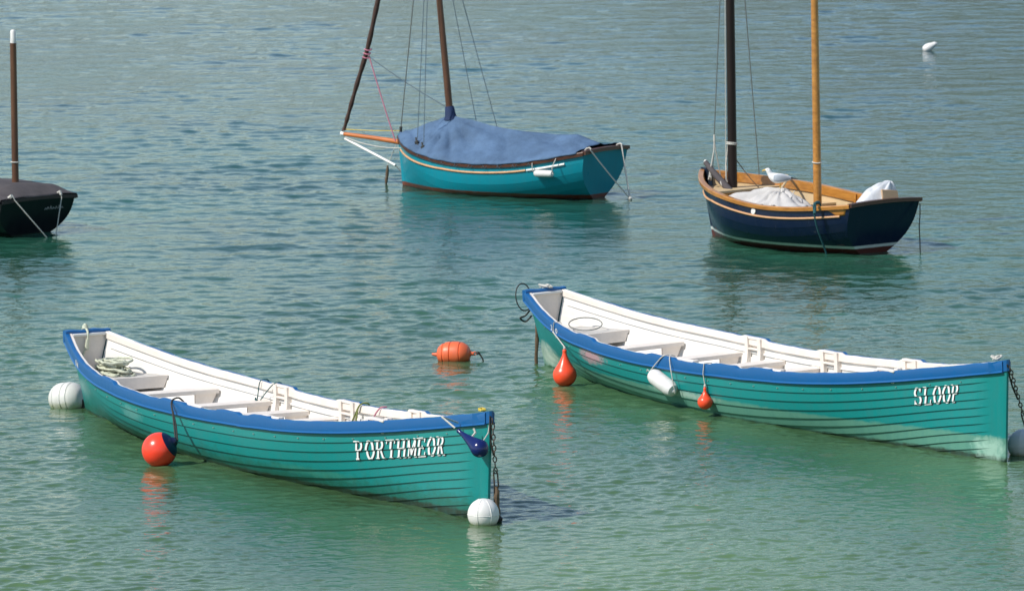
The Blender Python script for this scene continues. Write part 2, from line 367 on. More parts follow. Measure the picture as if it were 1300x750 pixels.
# ------------------------------------------------------------------ the water
def make_water():
    V0, V1 = 44.0, 172.0; rows = [V0]
    while rows[-1] < V1: rows.append(rows[-1]+.027*(rows[-1]/50)**1.55)
    ys = np.array(rows); ncol = 1000; tt = np.linspace(-1, 1, ncol)*math.tan(R(6.6))
    Y = np.repeat(ys[:, None], ncol, 1); X = Y*tt[None, :]
    Z = np.zeros_like(X)
    # patches of calmer and rougher water
    amp = .8+.28*np.sin(X*.33+1.3*np.sin(Y*.11)+1)*np.sin(Y*.16+.8*np.sin(X*.21)+2)+.22*np.sin(X*.9-Y*.35+2*np.sin(Y*.07))*np.sin(Y*.41+X*.13)
    n = 170
    lam = np.exp(RNG.uniform(math.log(.10), math.log(2.0), n)); th = R(96)+RNG.normal(0, 1, n)*np.where(lam > .8, .38, .75)
    ph = RNG.uniform(0, 2*math.pi, n); step = np.gradient(ys)[:, None]
    for l, a, p in zip(lam, th, ph):
        k = 2*math.pi/l; slope = .0145*(1.0 if l < .55 else (.55/l)**.75)
        att = np.clip((l/step-2.0)/1.6, 0, 1)
        if att.max() <= 0: continue
        if l > .3: att = att*(.42+.58*np.clip((ys[:, None]-57)/24, 0, 1))
        else: att = att*(1.75-.65*np.clip((ys[:, None]-57)/24, 0, 1))
        # wander the crests a little so that no wave train runs on for ever
        arg = k*(X*math.cos(a)+Y*math.sin(a))+p+1.4*np.sin(X*.37*(1+.2*math.sin(p))+Y*.19+p*3)+1.0*np.sin(Y*.53-X*.23+p*5)
        Z += slope/k*np.sin(arg)*att
    Z *= amp*(1-.32*np.clip((Y-84)/30, 0, 1))
    ex = np.clip((1-np.abs(tt)/abs(tt[0]))*12, 0, 1)[None, :]; ey = (np.clip((ys-V0)/1.5, 0, 1)*np.clip((V1-ys)/12, 0, 1))[:, None]
    Z = Z*ex*ey-.0
    nr = len(ys); co = np.stack([X, Y, Z], -1).reshape(-1, 3).astype(np.float32)
    i = np.arange(nr-1)[:, None]*ncol+np.arange(ncol-1)[None, :]
    q = np.stack([i, i+1, i+ncol+1, i+ncol], -1).reshape(-1, 4)
    o = len(co); B = 2600.0
    ext = np.array([[-B, -300, 0], [B, -300, 0], [B, B, 0], [-B, B, 0]], np.float32)
    a, b, c, d = 0, ncol-1, nr*ncol-1, (nr-1)*ncol
    q2 = np.array([[o, o+1, b, a], [o+1, o+2, c, b], [o+2, o+3, d, c], [o+3, o, a, d]])
    co = np.vstack([co, ext]); q = np.vstack([q, q2]).astype(np.int32)
    me = bpy.data.meshes.new('water'); me.vertices.add(len(co)); me.vertices.foreach_set('co', co.ravel())
    me.loops.add(q.size); me.loops.foreach_set('vertex_index', q.ravel()); me.polygons.add(len(q))
    me.polygons.foreach_set('loop_start', np.arange(0, q.size, 4, dtype=np.int32)); me.polygons.foreach_set('loop_total', np.full(len(q), 4, np.int32))
    me.update(calc_edges=True); me.polygons.foreach_set('use_smooth', np.ones(len(q), bool))
    w = bpy.data.objects.new('water', me); C.objects.link(w); tag(w, kind='structure')
    m = bpy.data.materials.new('sea_water'); m.use_nodes = True; n = m.node_tree; L = n.links; b = n.nodes['Principled BSDF']
    tc = n.nodes.new('ShaderNodeTexCoord')
    def nz(scale, stretch=(1, 1, 1), det=3, rough=.55):
        mp = n.nodes.new('ShaderNodeMapping'); mp.inputs['Scale'].default_value = stretch; L.new(tc.outputs['Object'], mp.inputs[0])
        t = n.nodes.new('ShaderNodeTexNoise'); t.inputs['Scale'].default_value = scale; t.inputs['Detail'].default_value = det
        t.inputs['Roughness'].default_value = rough; L.new(mp.outputs[0], t.inputs['Vector']); return t.outputs[0]
    # body colour: pale sandy shallows near the quay, deeper blue green further out, weedy patches
    sx = n.nodes.new('ShaderNodeSeparateXYZ'); L.new(tc.outputs['Object'], sx.inputs[0])
    mr = n.nodes.new('ShaderNodeMapRange'); mr.inputs[1].default_value = 58; mr.inputs[2].default_value = 120; L.new(sx.outputs[1], mr.inputs[0])
    cr = n.nodes.new('ShaderNodeValToRGB'); e = cr.color_ramp.elements
    e[0].position = 0; e[0].color = (.086, .158, .062, 1); e[1].position = 1; e[1].color = (.006, .058, .070, 1)
    x = e.new(.45); x.color = (.018, .088, .058, 1); L.new(mr.outputs[0], cr.inputs[0])
    sand = nz(.22, (1, .6, 1), 5); mx = n.nodes.new('ShaderNodeMix'); mx.data_type = 'RGBA'; mx.blend_type = 'MULTIPLY'; mx.inputs[0].default_value = .8
    c2 = n.nodes.new('ShaderNodeValToRGB'); c2.color_ramp.elements[0].position = .35; c2.color_ramp.elements[0].color = (.55, .62, .6, 1)
    c2.color_ramp.elements[1].position = .65; c2.color_ramp.elements[1].color = (1.25, 1.2, 1.1, 1)
    L.new(sand, c2.inputs[0]); L.new(cr.outputs[0], mx.inputs[6]); L.new(c2.outputs[0], mx.inputs[7]); L.new(mx.outputs[2], b.inputs['Base Color'])
    b.inputs['Roughness'].default_value = .02; b.inputs['IOR'].default_value = 1.333
    # ripples smaller than the mesh
    h1, h2, h3 = nz(3.2, (1, 1.5, 1), 3), nz(9, (1, 1.4, 1), 3), nz(26, (1, 1.2, 1), 2)
    def mul(a, k):
        q = n.nodes.new('ShaderNodeMath'); q.operation = 'MULTIPLY'; L.new(a, q.inputs[0]); q.inputs[1].default_value = k; return q.outputs[0]
    def add(a, c):
        q = n.nodes.new('ShaderNodeMath'); q.operation = 'ADD'; L.new(a, q.inputs[0]); L.new(c, q.inputs[1]); return q.outputs[0]
    hh = add(add(mul(h1, .010), mul(h2, .0050)), mul(h3, .0014))
    bu = n.nodes.new('ShaderNodeBump'); bu.inputs['Strength'].default_value = 1; bu.inputs['Distance'].default_value = 1.0
    L.new(hh, bu.inputs['Height']); L.new(bu.outputs[0], b.inputs['Normal'])
    me.materials.append(m)
make_water()
def make_hills():
    mb = MB(); rows = []
    for j in range(9):
        row = []
        for i in range(161):
            x = -1000+12.5*i; rise = min(1, max(0, (x+40)/120)); t = j/8; y = 620+420*t+60*math.sin(x*.004)
            z = (-3 if j == 0 else 0)+(44+50*rise*rise*(3-2*rise)+10*noise.noise(Vector((x*.004, 3, 0)))+5*noise.noise(Vector((x*.02, 9, 0))))*math.sin(min(1, t*1.25)*math.pi/2)+(5*noise.noise(Vector((x*.05, y*.05, 0))) if j else 0)
            row.append((x, y, z))
        rows.append(row)
    mb.grid(rows)
    tag(mb.build('hills', mat('wooded_hillside', (.045, .060, .025), .9, 0, .02, .0, col2=(.10, .10, .05)), smooth=60), kind='structure')
make_hills()

# ------------------------------------------------------------------ pilot gigs
GIG = Hull(9.75, [0, .2, .45, .7, .88, 1], [1.066, .788, .614, .601, .708, .904], [0, .08, .25, .5, .75, .9, 1], [.03, .126, .579, .75, .765, .526, .24],
           [0, .08, .25, .5, .75, .9, 1], [0, .082, .352, 0.600, .440, .179, .03], .22, .08, 0, laps=11, step=.0155, top=.118, ful=1.5, wine=True)
G1 = frame(-2.5127, 66.2534, -1.0833, 0, .0054, .0143)
G2 = frame(2.8172, 70.0447, -1.0542, .0334, .0038, .0038)
THW = [(-2.78, .43), (-1.68, .405), (-.73, .405), (.13, .42), (1.05, .43), (2.0, .46), (2.95, .50)]
PADS = [(-2.85, -2.45), (-1.12, -.62), (.18, .62), (.95, 1.32)]
KNEES = [(-1.55, -1.21), (.16, .52), (2.0, 2.33)]
def bumpf(pads):
    def f(x):
        z = 0
        for a, b in pads:
            if a-.12 < x < b+.04:
                e = min(1, (x-a+.12)/.12, (b+.04-x)/.04); z = max(z, .024*e*e*(3-2*e))
        return z+.002*math.sin(x*9)+.0015*math.sin(x*23+1)
    return f
def make_gig(F, hullmat, label, pads, text, lx, lw, lh, small, smallx):
    H = GIG; root = empty('rowing_gig', F)
    tag(root, label, 'rowing boat', 'clinker rowing gigs moored in the shallows')
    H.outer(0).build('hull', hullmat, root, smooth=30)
    H.outer(-.022, u0=.012, u1=.993).build('inner_planking', M['white'], root, smooth=30)
    # stem post
    st = []
    for i in range(15):
        z = -.25+i/14*(1.066+.25-.012); k = 1-max(z, -.1)/1.066; x = 4.875-.08*k-(.25*(max(0, -z)/.25)**2)
        st.append([Vector((x-.10, .034, z)), Vector((x+.012, .028, z)), Vector((x+.034, .012, z)), Vector((x+.034, -.012, z)), Vector((x+.012, -.028, z)), Vector((x-.10, -.034, z))])
    mb = MB(); mb.grid(st, 0, cv=True); mb.add(st[-1], [tuple(range(6))]); mb.build('stem_post', hullmat, root, smooth=50)
    # blue gunwale strake on both sides, worn white inner edge
    OP = [(.004, -.126), (.026, -.128), (.033, -.119), (.027, -.109), (.022, -.102), (.026, -.02), (.020, -.004), (.008, 0), (-.024, 0), (-.024, -.02), (-.004, -.06)]
    IP = [(-.0245, -.003), (-.050, -.004), (-.058, -.012), (-.060, -.078), (-.052, -.085), (-.020, -.085), (-.0245, -.03)]
    for side in (-1, 1):
        bf = bumpf(pads if side < 0 else [(a-.05, b+.05) for a, b in KNEES])
        sweep(H, OP, 0, 1, 260, side, bf, xend=.03).build('gunwale_strake', M['blue'], root, smooth=35)
        sweep(H, IP, .012, .995, 260, side, bf).build('inner_gunwale', M['cream'], root, smooth=35)
        band(H, .15, .176, -.020, -.031, .03, .985, side).build('stringer', M['white'], root, smooth=30)
    # nose cap where both strakes meet on the stem
    mb = MB(); P = [(4.66, .082), (4.78, .062), (4.88, .040), (4.915, .022), (4.922, 0), (4.915, -.022), (4.88, -.040), (4.78, -.062), (4.66, -.082)]
    zt = lambda x: 1.066+.004-(4.875-x)*.20
    mb.grid([[Vector((x, y, zt(x)-.118)) for x, y in P], [Vector((x, y, zt(x)+.002)) for x, y in P]], 0)
    mb.add([Vector((x, y, zt(x)+.002)) for x, y in P], [tuple(range(9))]); mb.build('nose_cap', M['blue'], root, smooth=30)
    # transom
    tr = slab(H, .9985, -.004, .032, top=.0); t = tr.build('transom', M['cream'], root, smooth=30)
    slab(H, 1.0, -.004, .006, top=.10).build('transom_face', hullmat, t, anchor=(0, 0, 0), smooth=30).location = (-.004, 0, 0)
    mb = MB(); rows = []
    for i in range(13):
        y = -.275+.55*i/12; z = .904+.012-.010*(y/.27)**2*0+.006*math.sin(i)
        rows.append([Vector((-4.915, y, z-.13)), Vector((-4.918, y, z-.004)), Vector((-4.905, y, z+.008)), Vector((-4.835, y, z+.006)), Vector((-4.825, y, z-.006)), Vector((-4.825, y, z-.045)), Vector((-4.873, y, z-.05)), Vector((-4.880, y, z-.13))])
    mb.grid(rows, 0, cv=True); mb.add(rows[0], [tuple(range(8))]); mb.add(rows[-1], [tuple(range(7, -1, -1))])
    mb.build('transom_cap', M['blue'], t, smooth=30)
    mb = MB(); mb.box((-4.806, 0, .872), (.034, .40, .028), m=0); mb.build('transom_beam', M['white'], t)
    for y, z in ((-.13, .79), (-.03, .80), (.01, .80), (.09, .79), (.12, .79), (.2, .74), (-.1, .70)):
        mb = MB(); mb.lathe([(0, .011), (.005, .009)], (-4.834, y, z), (1, 0, 0), 8); mb.build('bolt', M['oiled'], t)
    # thwarts with end brackets
    for x, z in THW:
        u = H.ux(x-.02) if x > 0 else H.ux(x-.19); y = H.y_at(u, z, .026)
        mb = MB(); rows = []
        for i in range(9):
            yy = -y+2*y*i/8; hw = .105
            rows.append([Vector((x-.21, yy, z-.042)), Vector((x-.21, yy, z-.004)), Vector((x-.205, yy, z)), Vector((x-.006, yy, z)), Vector((x, yy, z-.006)), Vector((x, yy, z-.050)), Vector((x-.02, yy, z-.052))])
        mb.grid(rows, 0, cv=True); mb.add(rows[0], [tuple(range(7))]); mb.add(rows[-1], [tuple(range(6, -1, -1))])
        th = mb.build('thwart', M['cream'], root, smooth=30)
        for s in (1, -1):
            mb = MB(); yb = H.y_at(u, z-.05, .024); yl = H.y_at(u, z-.2, .024)
            Q = [(yb*s, z-.052), (yl*s, z-.20), (min(yl, yb-.26)*s, z-.20), ((yb-.26)*s, z-.052)]
            mb.grid([[Vector((x-.03, a, b)) for a, b in Q], [Vector((x-.055, a, b)) for a, b in Q]], 0, cv=True)
            mb.add([Vector((x-.03, a, b)) for a, b in Q], [(0, 1, 2, 3)]); mb.add([Vector((x-.055, a, b)) for a, b in Q], [(3, 2, 1, 0)])
            mb.build('thwart_bracket', M['cream'], th, smooth=0)
    # stern bench
    zb = .485; rows = []
    for i in range(7):
        x = -3.75-.72*i/6; y = H.y_at(H.ux(x), zb, .024); rows.append([Vector((x, -y, zb)), Vector((x, y, zb)), Vector((x, y, zb-.03)), Vector((x, -y, zb-.03))])
    mb = MB(); mb.grid(rows, 0, cv=True); mb.add(rows[0], [(0, 1, 2, 3)]); mb.add(rows[-1], [(3, 2, 1, 0)])
    be = mb.build('stern_bench', M['grey_white'], root, smooth=30)
    mb = MB(); u = H.ux(-3.765); y0, y1 = H.y_at(u, zb-.002, .024), H.y_at(u, zb-.13, .024)
    Q = [(-y0, zb+.004), (y0, zb+.004), (y1, zb-.13), (-y1, zb-.13)]
    for a, b in ((-3.748, -3.772),):
        mb.grid([[Vector((a, *q)) for q in Q], [Vector((b, *q)) for q in Q]], 0, cv=True)
        mb.add([Vector((a, *q)) for q in Q], [(0, 1, 2, 3)]); mb.add([Vector((b, *q)) for q in Q], [(3, 2, 1, 0)])
    mb.build('bench_front', M['cream'], be, smooth=0)
    # bottom boards and the dark well by the transom
    def floor(xa, xb, z, n, mm, name):
        rows = []
        for i in range(n+1):
            x = xa+(xb-xa)*i/n; y = H.y_at(H.ux(x), z, .015); rows.append([Vector((x, -y+2*y*k/6, z)) for k in range(7)])
        mb = MB(); mb.grid(rows); o = mb.build(name, mm, root); return o
    floor(4.3, -3.7, .11, 40, M['grey_white'], 'bottom_boards'); floor(-3.9, -4.84, .36, 8, M['bilge'], 'stern_well_board')
    # knees in pairs under the tholes (starboard ones stand behind the near rail)
    for side in (1, -1):
        for a, b in KNEES:
            if side < 0: a, b = a+.95, b+.95
            for x in (a+.03, b-.03):
                mb = MB(); rows = []
                for k in range(8):
                    dd = .006+.30*k/7; p = H.surf(H.ux(x), dd, -.022, lap=False, side=side); q = H.surf(H.ux(x), dd, -.022-.062+.02*(k/7), lap=False, side=side)
                    rows.append([Vector((p.x-.034, p.y, p.z+.022*(k == 0))), Vector((p.x+.034, p.y, p.z+.022*(k == 0))), Vector((p.x+.034, q.y, q.z+.022*(k == 0))), Vector((p.x-.034, q.y, q.z+.022*(k == 0)))])
                mb.grid(rows, 0, cv=True); mb.add(rows[0], [(0, 1, 2, 3)]); mb.add(rows[-1], [(3, 2, 1, 0)]); mb.build('thole_knee', M['cream'], root, smooth=30)
            mb = MB(); xm = (a+b)/2; p = H.surf(H.ux(xm), .12, -.05, lap=False, side=side); mb.box(p, (b-a-.07, .05, .022)); mb.build('thole_shelf', M['cream'], root)
            mb = MB()
            p = H.surf(H.ux(xm), .0, -.04, lap=False, side=side); mb.box(p+Vector((0, 0, .006)), (b-a, .062, .03), bev=.01)
            mb.build('thole_pad', M['cream'], root, smooth=30)
    # bolt heads along the top strake
    for i in range(19):
        mb = MB(); x = 4.2-i*.46; p = H.surf(H.ux(x), .18, .012, side=-1); mb.lathe([(-.008, .006), (.003, .0055), (.006, .003)], p, (0, -1, .1), 7); mb.build('bolt', M['rivet'], root)
    # name on the starboard bow
    dtop = .20
    def mapf(a, d, lift): return H.surf(H.ux(lx+a), dtop+d, lift, side=-1)
    L1 = letter_mesh(text, mapf, lh, lw, lw*.14, lift=.006); L2 = letter_mesh(text, mapf, lh, lw, lw*.14, dx=.014, dy=.008, lift=.0025)
    a = L1.build('name_lettering', M['chalk'], root, smooth=0, weld=False)
    L2.build('lettering_shadow', M['letterdark'], a, smooth=0, weld=False)
    def mapr(a, d, lift):
        x = smallx+a; u = H.ux(x); return Vector((x, -(H.beam(u)+.026+lift), H.sheer(u)-.045-d))
    letter_mesh(small, mapr, .06, .07, .02, lift=.002).build('rail_number', M['chalk'], root, smooth=0, weld=False)
    return root
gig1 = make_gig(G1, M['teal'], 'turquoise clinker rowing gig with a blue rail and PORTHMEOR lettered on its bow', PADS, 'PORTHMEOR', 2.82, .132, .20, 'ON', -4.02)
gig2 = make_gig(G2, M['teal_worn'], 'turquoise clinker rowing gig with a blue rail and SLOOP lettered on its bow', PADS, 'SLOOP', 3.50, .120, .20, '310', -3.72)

# ------------------------------------------------------------------ sailing boats
KZ, KB = [0, .33, .66, 1], [0, .1, .3, .55, .8, 1]
def boat_shell(root, H, hm, inner, rail, railin, trm, rail_h=.045, th=.025):
    H.outer(0, nu=60).build('hull', hm, root, smooth=30)
    if inner: H.outer(-th, u0=.02, u1=.985, nu=60).build('inner_planking', inner, root, smooth=40)
    for side in (-1, 1):
        sweep(H, [(.028, -rail_h), (.032, -.006), (.024, .006), (-.040, .006), (-.045, -rail_h*.6), (-.02, -rail_h)], 0, .995, 90, side, xend=.0).build('gunwale_rail', rail, root, smooth=35)
        if railin: band(H, .012, .13, -.020, -.048, .03, .985, side).build('inner_gunwale', railin, root, smooth=35)
    st = []; L = H.L; zs = H.sheer(0)
    for i in range(12):
        z = -.2+i/11*(zs+.2+.03); k = 1-max(z, -.05)/zs; x = L/2-H.sr*k-.3*max(0, -z)
        st.append([Vector((x-.10, .036, z)), Vector((x+.01, .03, z)), Vector((x+.035, .012, z)), Vector((x+.035, -.012, z)), Vector((x+.01, -.03, z)), Vector((x-.10, -.036, z))])
    mb = MB(); mb.grid(st, 0, cv=True); mb.add(st[-1], [tuple(range(6))]); mb.build('stem_post', hm, root, smooth=50)
    t = slab(H, .9985, .001, .03).build('transom', hm, root, smooth=30)
    mb = MB(); zt = H.sheer(1); b = H.beam(1); rows = []
    for i in range(13):
        y = -b-.02+(2*b+.04)*i/12; z = zt+.012+.022*(1-(y/b)**2)
        rows.append([Vector((-L/2-.03, y, z-rail_h)), Vector((-L/2-.03, y, z)), Vector((-L/2+.05, y, z)), Vector((-L/2+.05, y, z-rail_h))])
    mb.grid(rows, 0, cv=True); mb.add(rows[0], [(0, 1, 2, 3)]); mb.add(rows[-1], [(3, 2, 1, 0)])
    mb.build('transom_cap', trm, t, smooth=30)
def rubstrake(H, f, r, u0, u1, side=1, m=0, mb=None, n=60):
    mb = mb or MB(); mb.tube([H.surf(u0+(u1-u0)*i/n, f(u0+(u1-u0)*i/n), .006, lap=False, side=side) for i in range(n+1)], r, 8, m); return mb
def spar(root, name, pts, r, mm, seg=12):
    mb = MB(); mb.tube(pts, r, seg); return mb.build(name, mm, root, smooth=60)
def lerp(a, b, t): return tuple(a[i]+(b[i]-a[i])*t for i in range(3))

# --- the turquoise dinghy under a blue cover
B3 = frame(-.133, 94.725, 2.518)
H3 = Hull(3.83, KZ, [.766, .52, .523, .744], KB, [.03, .407, .704, .795, .745, .562], KB, [.01, .209, .568, .624, .453, .15], .2, .077, .14, laps=8, step=.002, top=.02)
b3 = empty('sailing_dinghy', B3)
tag(b3, 'turquoise sailing dinghy with an orange bowsprit and a blue cover over its hull', 'sailing boat')
boat_shell(b3, H3, M['teal2'], M['oiled'], M['oiled'], None, M['oiled'], .055)
fr = lambda u: .20-.07*min(1, u/.35)
rubstrake(H3, fr, .017, .012, .76).build('rubbing_strake', M['rub'], b3, smooth=60)
rubstrake(H3, fr, .018, .765, .925).build('strake_end', M['whitebar'], b3, smooth=60)
rubstrake(H3, fr, .017, .012, .925, -1).build('rubbing_strake', M['rub'], b3, smooth=60)
spar(b3, 'mast', [(.955, 0, .3), (.965, 0, 1.1), (1.15, 0, 2.86), (1.40, 0, 5.6)], [.056, .054, .047, .032], M['mastbrown'])
spar(b3, 'mast_collar', [(.955, 0, 1.05), (.96, 0, 1.12), (.975, 0, 1.22), (.98, 0, 1.25)], [.105, .085, .072, .066], M['navycloth'])
bs = spar(b3, 'bowsprit', [(1.84, 0, .655), (2.4, 0, .70), (3.0, 0, .738)], [.040, .036, .030], M['sparorange'])
spar(bs, 'bowsprit_cap', [(2.985, 0, .737), (3.045, 0, .742)], .034, M['whitebar'])
spar(b3, 'bobstay', [(2.975, 0, .665), (2.011, 0, .303)], .022, M['whitebar'], 8)
spar(b3, 'bobstay_wire', [(2.011, 0, .303), (1.86, 0, .17)], .007, M['wire'], 6)
J = catmull([(2.99, 0, .80), (2.90, 0, 1.05), (2.73, 0, 1.52), (2.516, 0, 2.09), (2.311, 0, 2.82), (1.95, 0, 4.1), (1.55, 0, 5.4)], 6)
fj = spar(b3, 'furled_jib', J, [(.026 if i < 3 else .028+.010*min(1, i/16)+.005*math.sin(i*1.7)) for i in range(len(J))], M['furl'], 10)
mb = MB()
for z in (1.93, 1.99, 2.05): mb.tube([(2.55-(z-1.93)*.3+.052*math.cos(a), .052*math.sin(a), z+.01*math.sin(a*2)) for a in [k*math.pi/5 for k in range(10)]], .012, 5, closed=True)
mb.build('jib_lashing', M['rope_p'], fj)
mb = MB(); mb.tube([(2.99+.03*math.cos(k*math.pi/4), .03*math.sin(k*math.pi/4), .79+.004*k) for k in range(9)], .012, 6); mb.build('furling_shackle', M['oiled'], fj)
def line(root, a, b, r, mm, drop=0, name='stay'):
    mb = MB(); mb.tube(sag(a, b, drop, 8), r, 5); return mb.build(name, mm, root, smooth=60)
line(b3, (1.90, 0, .88), (1.30, 0, 5.4), .009, M['wire'], name='forestay')
mb = MB(); mb.tube([(1.905, 0, .80), (1.90, 0, .90)], .022, 8); mb.build('deadeye', M['rope_d'], b3)
line(b3, (1.217, .50, .78), (1.25, .02, 5.4), .006, M['rope_gb'], name='shroud'); line(b3, (1.055, .56, .72), (1.25, .03, 5.4), .006, M['rope_gb'], name='shroud')
line(b3, (.907, -.70, .62), (1.40, -.02, 5.0), .006, M['rope_gb'], name='shroud'); line(b3, (.53, -.76, .56), (1.40, -.02, 4.9), .006, M['rope_gb'], name='shroud')
line(b3, (2.50, 0, 1.97), (1.93, .10, .68), .010, M['rope_p'], .02, 'jib_sheet'); line(b3, (2.50, 0, 1.95), (.98, 0, 1.22), .008, M['rope_gb'], .03, 'jib_sheet')
line(b3, (3.0, 0, .81), (1.90, 0, .84), .007, M['yellow'], .01, 'bowsprit_line'); line(b3, (2.95, .02, .69), (1.84, .06, .58), .009, M['rope_w'], .05, 'bowsprit_line')
for (x, y, z) in ((1.217, .52, .735), (1.055, .585, .675)):
    mb = MB(); mb.box((x, y, z), (.07, .04, .05), Matrix.Rotation(.5, 3, 'Y'), bev=.012); mb.tube([(x-.06, y+.02, z-.07), (x, y, z), (x+.03, y-.02, z+.07)], .014, 6)
    mb.build('rigging_block', M['rope_d'], b3)
# its cover
def make_cover(H, F, u0, u1, ridge, over, mm, name, drop=.05, amp=.02, seed=0, near_over=None, crease=1.0, boxy=False):
    rows = []; NU, NV = 90, 34
    for i in range(NU+1):
        u = u0+(u1-u0)*i/NU; x = H.L*(.5-u); zs = H.sheer(u)+.012; b = H.beam(u)+over; zr = ridge(x); row = []
        scal = .5+.5*math.sin(x*15+seed)
        for j in range(NV+1):
            t = -1+2*j/NV; a = abs(t); s = 1 if t > 0 else -1
            if a > .9:
                k = (a-.9)/.1; y = b+.004*k; z = zs+.010-k*(drop*(.8+.35*scal)); ny = .004*math.sin(x*37+seed)
                row.append(Vector((x, s*(y+ny), z)))
            else:
                k = a/.9; y = b*k; hh = max(0, zr-zs-.010)
                prof = (1-k)*(1-.10*math.sin(k*math.pi))+.03*math.sin(k*math.pi)
                if boxy: prof = 1-k**3.2
                z = zs+.010+hh*prof
                q = Vector((x*1.2+seed, s*k*1.5, 0)); nn = noise.noise(q*1.6)*1.1+noise.noise(Vector((x*5+k*3*s, k*2.2*s, seed)))*.55
                nn += crease*(.5*abs(noise.noise(Vector((x*2.6-k*4*s, k*1.1, seed+5))))-.15)
                an = math.atan2(s*y, x-.95); ds = math.hypot(y, x-.95)
                z += amp*crease*.75*(abs(math.sin(an*7.3+seed))**.6-.6)*math.exp(-((ds-.45)/.55)**2)*min(1, ds*3)
                z += amp*.85*(abs(math.sin(x*3.1+s*k*2.6+1.2*noise.noise(Vector((x*1.3, k, seed)))))**.7-.6)*math.sin(k*math.pi)**.6 if 0 < k < 1 else 0
                z += amp*nn*.45*math.sin(min(1, k*1.0)*math.pi*.92+.25)*min(1, (1-k)*6+.1)
                row.append(Vector((x, s*y, z)))
        rows.append(row)
    mb = MB(); mb.grid(rows)
    o = mb.build(name, mm, frame=F, anchor=(0, 0, H.sheer(.5)), smooth=60)
    so_ = o.modifiers.new('thickness', 'SOLIDIFY'); so_.thickness = .004; so_.offset = 1
    return o
def ridge3(x):
    pts = [(1.99, .80), (1.75, .86), (1.35, .99), (1.05, 1.10), (.94, 1.125), (.75, 1.07), (.2, .975), (-.4, .935), (-1.0, .915), (-1.42, .935), (-1.60, .88), (-1.95, .79)]
    for (a, za), (b, zb) in zip(pts, pts[1:]):
        if x >= b: return za+(zb-za)*max(0, (a-x))/(a-b)
    return .8
cv = make_cover(H3, B3, .012, .972, ridge3, .034, M['tarp'], 'boat_cover', .028, .055, 3, crease=1.8)
tag(cv, 'faded blue canvas cover stretched over the turquoise dinghy around its mast', 'boat cover')
for x in [1.1-.27*k for k in range(9)]:
    mb = MB(); u = H3.ux(x); b = H3.beam(u)+.045; z = H3.sheer(u)
    mb.tube([(x, b, z-.02), (x-.03, b+.004, z-.06), (x-.06, b-.02, z-.02)], .0035, 5); mb.tube([(x, b, z-.02), (x+.02, b+.002, z-.055)], .003, 5)
    mb.build('cover_tie', M['rope_gb'], cv).location = (0, 0, -H3.sheer(.5))
def hung_fender(F, top, bot, r, mm, label, rail_pts, ropem, group=None, name='fender', ends=.25):
    a, b = Vector(top), Vector(bot); L = (b-a).length; root = empty(name, F @ Matrix.Translation(a.lerp(b, .5))); tag(root, label, 'fender', group)
    c = a.lerp(b, .5); ax = (b-a).normalized(); e = r*.9
    prof = [(0, r*.22), (.008, r*.3), (.02, r*.34), (e*.35, r*.78), (e, r), (L-e, r), (L-e*.35, r*.78), (L-.02, r*.34), (L-.008, r*.3), (L, r*.22)]
    mb = MB(); mb.lathe(prof, a-c, ax, 20); mb.build('fender_body', mm, root, smooth=50)
    mb = MB()
    for P in rail_pts: mb.tube([Vector(p)-c for p in catmull(P, 5)], .0065, 6)
    mb.build('lanyard', ropem, root)
    return root
u = H3.ux(-1.3); fb = H3.surf(u, .19, .07, lap=False)
hung_fender(B3, (-1.15, fb.y, .405), (-1.49, fb.y-.01, .415), .052, M['whitev'], 'small white cylinder fender hanging under the rail of the turquoise dinghy',
            [[(-1.12, H3.beam(H3.ux(-1.12))+.04, .56), (-1.13, fb.y+.02, .47), (-1.15, fb.y, .41)], [(-1.50, H3.beam(H3.ux(-1.5))+.04, .64), (-1.49, fb.y+.02, .5), (-1.49, fb.y-.01, .42)]], M['rope_w'])
# mooring lines at its stern, weedy rope at its bow
mb = MB(); mb.tube(sag((-1.95, .46, .765), (-2.264, -.114, .01), .015, 12), .011, 6); mb.tube(sag((-1.95, -.35, .775), (-2.264, -.114, .01), .02, 12), .012, 6)
mb.lathe([(-.03, .01), (-.015, .03), (.01, .035), (.03, .01)], (-2.264, -.114, .01), (0, 0, 1), 10); mb.tube([(-2.264, -.114, .01), (-2.1, 0, -.06), (-1.9, .05, -.1)], .01, 6)
for y in (.46, -.35): mb.tube([(-1.96, y, .78), (-1.93, y, .80), (-1.88, y, .785), (-1.85, y, .75)], .013, 6)
tag(mb.build('mooring_bridle', M['rope_w'], frame=B3, anchor=(-1.95, 0, .75)), 'pale two-legged mooring rope running from the turquoise dinghy transom into the water', 'mooring rope')
mb = MB(); mb.tube(sag((1.993, .0, .62), (2.162, 0, .295), 0, 5), .006, 6); mb.tube(sag((2.162, 0, .295), (2.20, 0, -.05), 0, 8, .006), [.012, .018, .024, .026, .022, .025, .02, .014, .008], 8, m=1)
tag(mb.build('mooring_rope', [M['rope_w'], M['rope_b']], frame=B3, anchor=(2.1, 0, .3)), 'brown weedy rope hanging into the water below the orange bowsprit', 'mooring rope')

